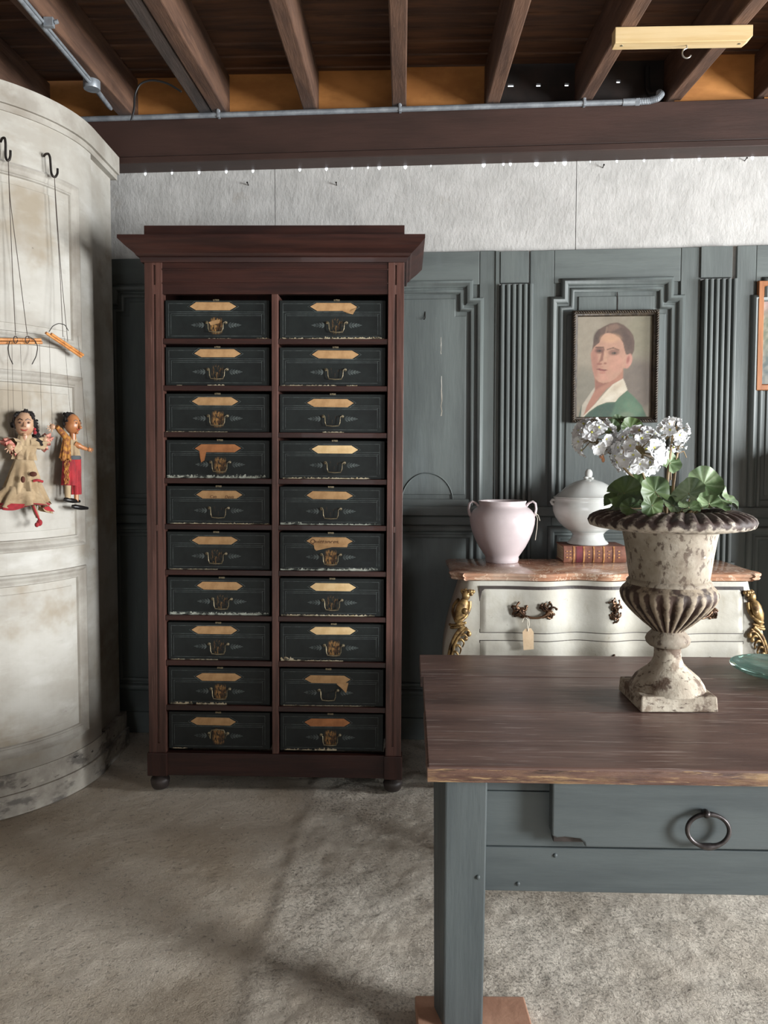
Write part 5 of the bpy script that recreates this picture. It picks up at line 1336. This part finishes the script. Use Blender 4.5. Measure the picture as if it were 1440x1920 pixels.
    LL = [(f, np.array(lin(c)[:3]), s_, op) for f, c, s_, op in L]
    bgc = np.array(lin((154, 142, 120))[:3])
    def fn(i, co):
        p = (185+(co.x/W+.5)*1025, 180+(.5-co.z/H_)*1380)
        c = bgc.copy()
        for f, cl, s_, op in LL:
            d = f(p)
            if d > -s_*.5:
                a = min(1, (d+s_*.5)/s_); a = a*a*(3-2*a)*op; c = c*(1-a)+cl*a
        g = 1+.10*nz(p[0]*.012+p[1]*.006, p[1]*.012)+.06*nz(p[0]*.05, p[1]*.03, 4)
        c = c*g*.64; c = c*.8+c.mean()*.2
        return tuple(np.clip(c, 0, 1))
    return fn
PF = [(0, 0), (0, .026), (-.004, .032), (-.010, .034), (-.014, .030), (-.017, .024), (-.022, .022), (-.026, .016), (-.028, .010), (-.030, .006), (-.030, 0)]
PF = [(-a, h) for a, h in PF]
pic, PW, PH, pf_ = picture('portrait_painting', 'oil portrait of a sitter in a green top and white collar, dark carved frame', (1073, 583), (1238, 578), (1233, 791), (1073, 793), -.075, .030, PF, 'darkframe', portrait, 100, 136, .034)
# carved twist along the frame face
b = MB()
def beads(xa, za, xb, zb, n):
    for i in range(n):
        t = (i+.5)/n; x = xa+(xb-xa)*t; z = za+(zb-za)*t
        dx, dz = (xb-xa), (zb-za); l = math.hypot(dx, dz); dx /= l; dz /= l
        b.tube([(x-dx*.006-dz*.005, .0005, z-dz*.006+dx*.005), (x, -.0035, z), (x+dx*.006+dz*.005, .0005, z+dz*.006-dx*.005)], [.0018, .003, .0018], 6)
w2, h2 = PW/2-.009, PH/2-.009
for q in ((-w2, -h2, w2, -h2, 34), (w2, -h2, w2, h2, 44), (w2, h2, -w2, h2, 34), (-w2, h2, -w2, -h2, 44)): beads(*q)
b.build('carved_beading', 'darkframe', pf_, smooth=60)
def landscape(W, H_):
    def fn(i, co):
        n_ = nz(co.x*40, co.z*40); n2 = nz(co.x*120, co.z*120, 3); t = co.z/H_+.5+.16*nz(co.x*7, co.z*7, 5)+.05*n_
        k1 = max(0, min(1, (t-.62)/.2)); k2 = max(0, min(1, (t-.2)/.2))
        sky, mid, low = (np.array(lin(q)[:3]) for q in ((146, 122, 118), (92, 100, 80), (62, 78, 80)))
        c = low*(1-k2)+(mid*(1-k1)+sky*k1)*k2
        c2 = np.array(lin((176, 164, 148))[:3]); c3 = np.array(lin((56, 62, 50))[:3])
        a = max(0, min(1, .2+.9*n_)); e = max(0, min(1, .2+1.0*n2))*(1-k1*.7)
        return tuple(np.clip((c*(1-a*.6)+c2*a*.6)*(1-e*.6)+c3*e*.6, 0, 1))
    return fn
PF2 = [(0, 0), (0, .020), (.003, .024), (.024, .024), (.028, .018), (.030, .008), (.034, .004), (.034, 0)]
picture('landscape_picture', 'picture in an orange pine frame cut by the right edge', (1423, 527), (1640, 521), (1640, 733), (1419, 729), -.066, .034, PF2, 'oakframe', landscape, 50, 50, .026)

# ================================================================== CEILING FITTINGS
# conduit along the beam
cdt = tag(frame_empty('conduit_pipe', WALL), 'grey steel conduit running along the top of the beam, ending in a flexible hose', 'conduit')
CY = BY0-.014
def cw(u, v, y=CY): return WALL.pix(u, v, y)
cA, cB = cw(100, 239), cw(1168, 203.5)
zc_ = (cA[1]+cB[1])/2
zc_ = BEAM_T-.004
MB().tube([(cA[0]-.2, CY, zc_), (cB[0], CY, zc_)], .0125, 14).build('pipe', 'galv', cdt, smooth=60)
for u in (410, 750, 1095):
    x = cw(u, 220)[0]
    MB().tube([(x, CY-.002, zc_+.018), (x, CY+.002, zc_-.001+.020)], .009, 8).box(x-.006, x+.006, CY-.0155, CY+.014, zc_-.014, zc_+.015).tube([(x, CY-.012, zc_+.018), (x, CY+.01, zc_+.022)], .007, 8).build('clamp', 'galv', cdt, bevel=.002)
xe = cB[0]
MB().tube([(xe-.002, CY, zc_), (xe+.055, CY, zc_)], .016, 14).tube([(xe+.055, CY, zc_), (xe+.075, CY, zc_)], .018, 6).build('coupling', 'galv', cdt, smooth=40)
pts = []; rad = []
x1_ = cw(1222, 200)[0]
ctrl = [Vector((xe+.07, CY, zc_)), Vector((xe+.12, CY, zc_+.002)), Vector((xe+.155, CY-.004, zc_+.010)), Vector((xe+.172, CY, zc_+.03)), Vector((xe+.172, CY+.03, zc_+.05))]
hose = []
for i in range(len(ctrl)-1):
    for t in np.linspace(0, 1, 14)[:-1]: hose.append(ctrl[i].lerp(ctrl[i+1], t))
for _ in range(3): hose = [hose[0]]+[(hose[i-1]+hose[i]*2+hose[i+1])/4 for i in range(1, len(hose)-1)]+[hose[-1]]
MB().tube(hose, [.0145+.0022*(i % 2) for i in range(len(hose))], 12).build('flexible_hose', 'galv', cdt)
hx_, hz_ = cw(1215, 190, CY+.06)
MB().tube([(xe+.172, CY+.03, zc_+.05), (hx_+.01, CY+.05, zc_+.055), (hx_, CY+.06, zc_+.08), (hx_-.003, CY+.07, zc_+.13), (hx_-.002, CY+.075, zc_+.19)], .013, 10).build('black_hose', 'blackhose', cdt, smooth=60)

# second conduit on the underside of the left rafter, with its round box
rfx = lambda u, v: RA.pix  # placeholder
def under(u, v, dz=-.016):
    # point on the sloping underside of the rafters
    d = ray(u, v); o = CAMP-RA.o
    # z = RB0+RSL*(y+.05)+dz
    oy, dy = o.dot(RA.ey), d.dot(RA.ey)
    t = (RB0+RSL*(oy+.05)+dz-CAMP.z)/(d.z-RSL*dy)
    return CAMP+d*t
c2 = tag(empty('conduit_pipe', under(172, 158)), 'galvanised conduit with a round junction box slanting along the left rafter', 'conduit')
o0 = Vector(c2.location)
pA, pB, pC = under(40, 0)-o0, under(172, 158)-o0, under(208, 204)-o0
dirv = (pB-pA).normalized(); pA = pA-dirv*1.2
MB().tube([pA, pB-dirv*.03], .0115, 12).tube([pA+Vector((.017, 0, .0)), pB-dirv*.05+Vector((.012, 0, 0))], .006, 8).build('pipe', 'galv', c2, smooth=60)
MB().lathe([(.034, -.022), (.036, -.018), (.036, .014), (.030, .018)], 24).build('junction_box', 'galv', c2, smooth=40)
MB().tube([pB+dirv*.02, pB+dirv*.05, pC-dirv*.03, pC], [.015, .012, .011, .008], 10).build('end_fitting', 'galv', c2, smooth=50)
pq = under(92, 42)-o0
MB().box(-.018, .018, -.010, .010, -.018, .016).tube([(.02, 0, 0), (.034, 0, .004)], .008, 8).build('clamp', 'galv', c2, bevel=.002).location = pq
# black cable drooping between the two left rafters
yb = .0
pk = [RA.w(*(lambda q: (q[0], yb-.03, q[1]))(RA.pix(u, v, yb-.03))) for u, v in ((246, 226), (252, 205), (252, 178), (262, 156), (285, 149), (315, 156), (340, 172))]
cb = tag(empty('loose_cable', pk[0]), 'thin black cable looping over the boards between the two left rafters', 'cable')
sm = []
for i in range(len(pk)-1):
    for t in np.linspace(0, 1, 6)[:-1]: sm.append(pk[i].lerp(pk[i+1], t)-pk[0])
sm.append(pk[-1]-pk[0])
for _ in range(4): sm = [sm[0]]+[(sm[i-1]+sm[i]*2+sm[i+1])/4 for i in range(1, len(sm)-1)]+[sm[-1]]
MB().tube(sm, .0045, 7).build('cable', 'blackhose', cb, smooth=60)
# pale batten screwed under two rafters, with a hook
q0 = under(1150, 87, -.062); q1 = under(1395, 83, -.062)
bt = tag(empty('pale_batten', (q0+q1)/2, math.atan2(q1.y-q0.y, q1.x-q0.x)), 'fresh pale timber batten with a steel hook screwed across the rafters', 'batten')
BLn = (q1-q0).length/2
zT = .0585
MB().add([(-BLn, -.026, 0), (BLn, -.026, 0), (BLn-.0, .026, 0), (-BLn-.0, .026, 0), (-BLn, -.026, zT), (BLn+.022, -.026, zT), (BLn+.022, .026, zT+.002), (-BLn, .026, zT+.002), (BLn+.022, -.026, .018), (BLn+.022, .026, .018)],
         [(3, 2, 1, 0), (4, 5, 6, 7), (0, 1, 8, 5, 4), (1, 2, 9, 8), (8, 9, 6, 5), (2, 3, 7, 6, 9), (3, 0, 4, 7)]).build('timber', 'pine', bt, bevel=.002)
hkx = (under(1282, 92, -.062)-(q0+q1)/2).x
MB().tube([(hkx, 0, .005), (hkx, 0, -.012)]+[(hkx+.017*math.sin(t)*1.0-.0, 0, -.030+.018*math.cos(t)) for t in np.linspace(.1-.6, -4.3, 18)], .0030, 8).build('hook', 'zinc', bt, smooth=60)
for sx in (-BLn+.03, BLn-.02): MB().lathe([(.001, -.0015), (.0055, -.001), (.006, .0)], 10, (sx, -.004)).build('screw', 'brass', bt)

# ================================================================== MARIONETTES AND THEIR HOOKS
def cpt(u, v, lift):           # point a little in front of the cupboard
    t, z = cyl_pix(u, v, RB+lift); r = RB+lift
    return Vector((CC.x+r*math.cos(t), CC.y+r*math.sin(t), z))
def smooth_path(pts, k_=5, it=3):
    out = []
    for i in range(len(pts)-1):
        for t in np.linspace(0, 1, k_+1)[:-1]: out.append(Vector(pts[i]).lerp(Vector(pts[i+1]), t))
    out.append(Vector(pts[-1]))
    for _ in range(it): out = [out[0]]+[(out[i-1]+out[i]*2+out[i+1])/4 for i in range(1, len(out)-1)]+[out[-1]]
    return out
def hook(label, px):
    p = [cpt(u, v, l) for u, v, l in px]; o0 = p[0]
    o = MB().tube(smooth_path([q-o0 for q in p], 6, 3), .0046, 9).build('iron_hook', 'iron', None, smooth=60); o.location = o0
    return tag(o, label, 'hook', 'iron hooks on the corner cupboard')
hook('black iron S-hook holding the female marionette at the left edge', [(1, 266, .02), (4, 259, .034), (9, 258, .042), (10.5, 268, .046), (10.5, 282, .046), (10.5, 294, .046), (13, 301, .050), (17.5, 300, .052), (19.5, 292, .052), (19.5, 282, .052)])
hook('black iron S-hook holding the male marionette, right of the other hook', [(82, 293, .02), (85, 289, .034), (91, 288, .042), (94, 295, .046), (95, 310, .046), (96, 324, .046), (99, 331, .050), (104, 332, .052), (108, 325, .052), (108, 316, .052)])

def rel(o, pts): return [p-Vector(o.location) for p in pts]
def ruffle(b, c0, c1, r0, r1, n, amp, seed, nv=10, open_=True, flat=.6, wave=0):
    """cloth tube between two points in the picture plane, gathered into folds"""
    c0, c1 = Vector(c0), Vector(c1); ax = (c1-c0).normalized()
    e1 = Vector((1, .6, 0)).normalized(); e1 = (e1-ax*e1.dot(ax)).normalized(); e2 = ax.cross(e1)
    def fn(a, t):
        th = 2*pi*a; r = r0+(r1-r0)*t**.8
        r *= 1+amp*t*math.sin(n*th+seed)+amp*.5*t*math.sin((n+4)*th*1.0+seed*2.1)+.05*nz(a*9, t*5, seed)
        w_ = wave*t*t*math.sin(3*th+seed)
        return c0.lerp(c1, t)+e1*r*math.cos(th)+e2*r*flat*math.sin(th)+ax*w_
    return b.grid(56, nv, fn)
MS = 3.02/F
# ---- female figure
f0 = cpt(45, 880, .07)
fm = tag(empty('marionette', f0), 'female marionette in a ragged beige dress with red trim hanging on the cupboard', 'puppet', 'marionettes hanging on the corner cupboard')
def fpx(u, v, lift=.07): return cpt(u, v, lift)-f0
HD = fpx(46, 796, .075)
def facef(d):
    n_ = d.dot(Vector((.55, -.80, .05)).normalized())
    return 1+.06*max(0, n_)**3*(1 if d.z < 0 else .2)-.10*max(0, -d.z-.3)
VF = Vector((.40, -.915, 0))      # the way the faces look
VR = Vector((.915, .40, 0))
def fpt(c, sx, sz, rx, rz, out=1.0): # a point on the front of the head
    k_ = math.sqrt(max(.05, 1-sx*sx-sz*sz))
    return c+VR*sx*rx+Vector((0, 0, sz*rz))+VF*k_*rx*out
def make_head(parent, c, rx, rz, skin, look=None):
    hd = MB().ball(c, rx, rx, rz, 22, 14, fn=facef).tube([c+Vector((0, 0, -rz*.8)), c+Vector((0, 0, -rz*1.45))], rx*.42, 10)
    # nose and chin are modelled on the head itself
    hd.tube([fpt(c, 0, .15, rx, rz, .95), fpt(c, 0, -.10, rx, rz, 1.10), fpt(c, 0, -.2, rx, rz, 1.16)], [rx*.10, rx*.15, rx*.20], 8)
    hd.ball(fpt(c, 0, -.76, rx, rz, .98), rx*.26, rx*.2, rx*.2, 8, 6)
    h = hd.build('head', skin, parent, smooth=70)
    for sx in (-1, 1):
        MB().ball(fpt(c, .40*sx, .12, rx, rz, .95), rx*.25, rx*.12, rx*.13, 10, 6).build('eye_shadow', 'eyeshade', h, smooth=60)
        MB().ball(fpt(c, .40*sx, .11, rx, rz, 1.03), rx*.10, rx*.09, rx*.09, 8, 6).build('eye', 'eyedark', h, smooth=60)
        MB().tube([fpt(c, .15*sx, .30, rx, rz, 1.03), fpt(c, .38*sx, .42, rx, rz, 1.03), fpt(c, .64*sx, .30, rx, rz, 1.03)], rx*.05, 6).build('eyebrow', 'eyedark', h)
    MB().tube([fpt(c, -.34, -.38, rx, rz, 1.03), fpt(c, -.12, -.48, rx, rz, 1.06), fpt(c, .12, -.48, rx, rz, 1.06), fpt(c, .34, -.36, rx, rz, 1.03)], [rx*.05, rx*.10, rx*.10, rx*.05], 7).build('mouth', 'lips', h, smooth=60)
    return h
rxh, rzh = 17*MS, 24*MS
fh = make_head(fm, HD, rxh, rzh, 'skin_f')
r_ = random.Random(4); b = MB()
for i in range(46):
    a = r_.uniform(-.2, 3.4); t = r_.random()
    side = math.cos(a); top = math.sin(a)
    p = HD+VR*(side*rxh*1.02)+Vector((0, 0, max(-.2, top)*rzh*.98))-VF*rxh*r_.uniform(-.35, .7)
    b.tube(smooth_path([p+Vector((r_.uniform(-.01, .01), r_.uniform(-.01, .01), r_.uniform(-.01, .01))) for _ in range(4)], 4, 2), .0042, 6)
for i in range(26):       # long strands falling to the right shoulder
    p = HD+VR*rxh*r_.uniform(.75, 1.15)+Vector((0, 0, rzh*(.4-1.6*i/26)))-VF*rxh*r_.uniform(-.1, .5)
    b.tube(smooth_path([p+VR*.008*j*.6*(i/26)*2+Vector((r_.uniform(-.006, .006), 0, -.008*j)) for j in range(4)], 4, 2), .0045, 6)
b.ball(HD-VF*rxh*.25+Vector((0, 0, rzh*.2)), rxh*.98, rxh*.98, rzh*.9, 16, 10)
b.build('hair', 'hairblack', fm)
b = MB().ball(HD+VR*rxh*1.02+Vector((0, 0, -rzh*.62))+VF*.006, .008, .007, .008, 8, 6).ball(HD+VR*rxh*1.0+Vector((0, 0, -rzh*.35))+VF*.006, .006, .006, .006, 8, 6)
b.build('red_earring', 'redcloth', fm, smooth=60)
b = ruffle(MB(), fpx(47, 812), fpx(45, 862), .022, .040, 9, .16, 1.2, flat=.7)
ruffle(b, fpx(46, 836), fpx(46, 860), .046, .036, 8, .10, 2.2, flat=.6)
b.build('bodice', 'linen', fm, smooth=80)
b = ruffle(MB(), fpx(40, 832), fpx(24, 836), .020, .038, 7, .16, .4, flat=.8, wave=.01); b.build('sleeve', 'linen', fm, smooth=80)
b = ruffle(MB(), fpx(52, 830), fpx(82, 830), .026, .034, 7, .12, 1.4, flat=.8, wave=.01); so = b.build('sleeve', 'linen', fm, smooth=80)
b = ruffle(MB(), fpx(79, 828), fpx(86, 829), .034, .042, 9, .18, 2.4, nv=4, flat=.8, wave=.006); b.build('sleeve_trim', 'redlace', so, smooth=80)
def hand(parent, u, v, lift, sz, skin, dirs=((-.9, -.5), (-.5, -1), (0, -1.1), (.5, -1), (.9, -.2))):
    c = fpx(u, v, lift) if parent is fm else mpx(u, v, lift)
    b = MB().ball(c, sz, sz*.7, sz*1.0, 12, 8)
    for i, (dx, dz) in enumerate(dirs):
        L = sz*(1.35, 1.6, 1.7, 1.55, 1.2)[i]
        d = VR*dx+Vector((0, 0, dz)); d.normalize()
        b.tube([c+d*sz*.5, c+d*L*.8+VF*.002, c+d*L*1.15+VF*.005], [sz*.24, sz*.21, sz*.15], 6)
    return b.build('hand', skin, parent, smooth=60)
hand(fm, 18, 838, .095, .013, 'skin_f'); hand(fm, 84, 824, .095, .012, 'skin_f', ((.9, .6), (1, .2), (1, -.2), (.8, -.6), (.2, .9)))
b = ruffle(MB(), fpx(24, 834), fpx(15, 840), .036, .036, 9, .22, 3.4, nv=4, flat=.8, wave=.006); b.build('cuff_trim', 'redlace', fm, smooth=80)
skt = ruffle(MB(), fpx(45, 858), fpx(44, 925), .030, .066, 10, .22, .7, nv=14, flat=.62, wave=.010).build('skirt', 'linen', fm, smooth=80)
ruffle(MB(), fpx(43, 915), fpx(38, 948), .062, .100, 9, .22, 1.9, nv=8, flat=.55, wave=.016).build('flounce', 'linen', skt, smooth=80)
ruffle(MB(), fpx(38.3, 944), fpx(38, 949.5), .098, .102, 9, .225, 1.9, nv=2, flat=.55, wave=.016).build('red_hem', 'redcloth', skt, smooth=80)
b = ruffle(MB(), fpx(68, 900, .085), fpx(80, 945, .085), .012, .030, 6, .15, 2.9, nv=8, flat=.6, wave=.01); tr = b.build('side_drape', 'linen', skt, smooth=80)
MB().tube(smooth_path([fpx(62, 902, .105), fpx(70, 900, .112), fpx(80, 903, .108)], 5, 2), .0055, 7).build('red_band', 'redcloth', tr, smooth=60)
MB().tube(smooth_path([fpx(78, 950, .10), fpx(86, 944, .11), fpx(92, 946, .10)], 5, 2), .0055, 7).build('red_band', 'redcloth', tr, smooth=60)
for u, v, a, c_ in ((43, 899, .009, .013), (62, 889, .016, .010)): MB().ball(fpx(u, v, .125), a, .004, c_, 10, 6).build('brown_patch', 'brownpatch', skt, smooth=60)
MB().tube(smooth_path([fpx(62, 945, .075), fpx(66, 958, .08), fpx(71, 970, .08)], 5, 2), [.010]*4+[.009]*4+[.008]*3, 8).build('leg', 'linen', fm, smooth=60)
MB().tube(smooth_path([fpx(62, 948, .088), fpx(68, 962, .094), fpx(74, 976, .09)], 5, 2), .0042, 6).ball(fpx(74, 980, .08), .012, .010, .014, 10, 6).ball(fpx(69, 984, .08), .009, .007, .010, 8, 6).build('red_slipper', 'redcloth', fm, smooth=60)
# control bars and strings
def bars(parent, q, pairs, base):
    for (u0, v0, u1, v1, l0, l1) in pairs:
        MB().tube([cpt(u0, v0, l0)-base, cpt(u1, v1, l1)-base], .0058, 9).build('control_bar', 'bamboo', parent, smooth=60)
bars(fm, None, [(-30, 636, 77, 637, .055, .062), (-30, 643, 79, 642.5, .06, .066)], f0)
def wire(parent, name, pts, r, m, base): MB().tube(smooth_path([cpt(u, v, l)-base for u, v, l in pts], 5, 2), r, 5).build(name, m, parent)
wire(fm, 'cord', [(15.5, 300, .052), (17, 350, .05), (22, 480, .052), (29, 628, .062)], .0013, 'darkstring', f0)
wire(fm, 'cord', [(15.5, 300, .052), (18, 370, .05), (35, 500, .054), (51, 628, .064)], .0013, 'darkstring', f0)
for u in (29, 51): MB().tube(smooth_path([cpt(u+4*math.cos(t), 637+7*math.sin(t), .072)-f0 for t in np.linspace(0, 6, 10)], 2, 1), .0018, 5).build('knot', 'darkstring', fm)
wire(fm, 'wire_arm', [(18, 640, .068), (15, 652, .07), (17, 668, .07), (24, 683, .07)], .0018, 'iron', f0)
wire(fm, 'wire_arm', [(52, 630, .068), (65, 637, .07), (71, 650, .07), (68, 668, .07), (60, 683, .07)], .0018, 'iron', f0)
for (u0, u1, v1) in ((22, 27, 830), (38, 43, 768), (74, 79, 822), (14, 16, 830)): wire(fm, 'thread', [(u0, 643, .064), (u1, v1, .085)], .0006, 'darkstring', f0)
# ---- male figure, in profile
m0 = cpt(133, 870, .065)
ml = tag(empty('marionette', m0), 'male marionette in red trousers with outstretched arms hanging beside the female one', 'puppet', 'marionettes hanging on the corner cupboard')
def mpx(u, v, lift=.065): return cpt(u, v, lift)-m0
HM = mpx(136, 796, .07)
VF0, VR0 = VF, VR
VF = Vector((.96, -.28, 0)); VR = Vector((.28, .96, 0))
VF.normalize(); VR.normalize()
mh = make_head(ml, HM, 15*MS, 21*MS, 'skin_m')
MB().ball(HM+VF*15*MS*1.2+Vector((0, 0, -.3*21*MS)), .008, .006, .006, 8, 6).build('nose_tip', 'skin_m', mh, smooth=60)
VF, VR = VF0, VR0
b = MB()
for i in range(40):
    p = HM+Vector((-15*MS*r_.uniform(.2, 1.0), r_.uniform(-.03, .03), 21*MS*r_.uniform(-.35, 1.05)))
    b.tube(smooth_path([p+Vector((r_.uniform(-.008, .008), r_.uniform(-.008, .008), r_.uniform(-.008, .008))) for _ in range(4)], 3, 2), .004, 6)
b.ball(HM+Vector((-.012, .008, .012)), 14.5*MS, 16*MS, 19*MS, 16, 10)
b.build('hair', 'hairblack', ml)
ruffle(MB(), mpx(135, 818), mpx(134, 855), .016, .032, 7, .12, .3, flat=.8).build('shirt', 'linen', ml, smooth=80)
ruffle(MB(), mpx(125, 822, .085), mpx(122, 862, .08), .014, .020, 6, .2, 1.7, flat=.7, wave=.006).build('waistcoat', 'mustard', ml, smooth=80)
MB().lathe([(.033, -.008), (.036, 0), (.033, .008)], 18).build('sash', 'greysash', ml, smooth=60).location = mpx(135, 858)
ruffle(MB(), mpx(129, 860), mpx(128, 910), .024, .028, 7, .10, .9, flat=.9).build('trouser_leg', 'redcloth', ml, smooth=80)
ruffle(MB(), mpx(141, 860), mpx(143, 927), .024, .020, 7, .10, 1.9, flat=.9).build('trouser_leg', 'redcloth', ml, smooth=80)
b = MB()
for k_ in range(4):
    b.tube([mpx(121.5+2.4*k_+1.4*math.sin(j*2.2+k_), 862+4.6*j, .098-.002*k_) for j in range(11)], .0024, 6)
b.build('gold_braid', 'mustard', ml, smooth=60)
MB().tube([mpx(127, 908), mpx(127, 936)], [.013, .012], 10).build('sock', 'linen', ml, smooth=60)
MB().tube([mpx(143, 925), mpx(143, 940)], [.009, .009], 10).build('ankle', 'skin_m', ml, smooth=60)
for (u, v) in ((119, 936), (134, 949)):
    MB().tube([mpx(u, v, .062), mpx(u+6, v+1, .07), mpx(u+18, v+3, .07), mpx(u+30, v+4, .062)], [.006, .010, .010, .006], 10).build('shoe', 'blackshoe', ml, smooth=60)
MB().tube(smooth_path([mpx(128, 825, .08), mpx(117, 812, .09), mpx(106, 800, .095)], 4, 2), [.013]*4+[.012]*3+[.010]*2, 10).build('arm', 'mustard', ml, smooth=60)
hand(ml, 98, 800, .095, .012, 'skin_f', ((-.9, .1), (-.9, -.4), (-.6, -.8), (-.1, -1), (-.4, .7)))
MB().tube(smooth_path([mpx(140, 832, .08), mpx(152, 838, .095), mpx(162, 842, .10)], 4, 2), [.012]*4+[.009]*3+[.008]*2, 10).build('arm', 'skin_m', ml, smooth=60)
hand(ml, 167, 843, .10, .009, 'skin_m', ((.9, .5), (1, .15), (1, -.3), (.7, -.8), (.2, .8)))
bars(ml, None, [(86, 624, 152, 669, .08, .07), (96, 626, 156, 666, .085, .075)], m0)
wire(ml, 'cord', [(102, 331, .052), (104, 380, .05), (112, 500, .056), (118, 632, .09)], .0012, 'darkstring', m0)
wire(ml, 'cord', [(102, 331, .052), (105, 380, .05), (115, 520, .056), (127, 640, .09)], .0012, 'darkstring', m0)
wire(ml, 'wire_arm', [(92, 622, .085), (99, 611, .095), (110, 606, .10), (122, 609, .095), (128, 620, .08)], .0016, 'iron', m0)
for (u0, u1, v1) in ((92, 98, 795), (120, 132, 776), (146, 165, 840)): wire(ml, 'thread', [(u0, 630, .08), (u1, v1, .09)], .0006, 'darkstring', m0)
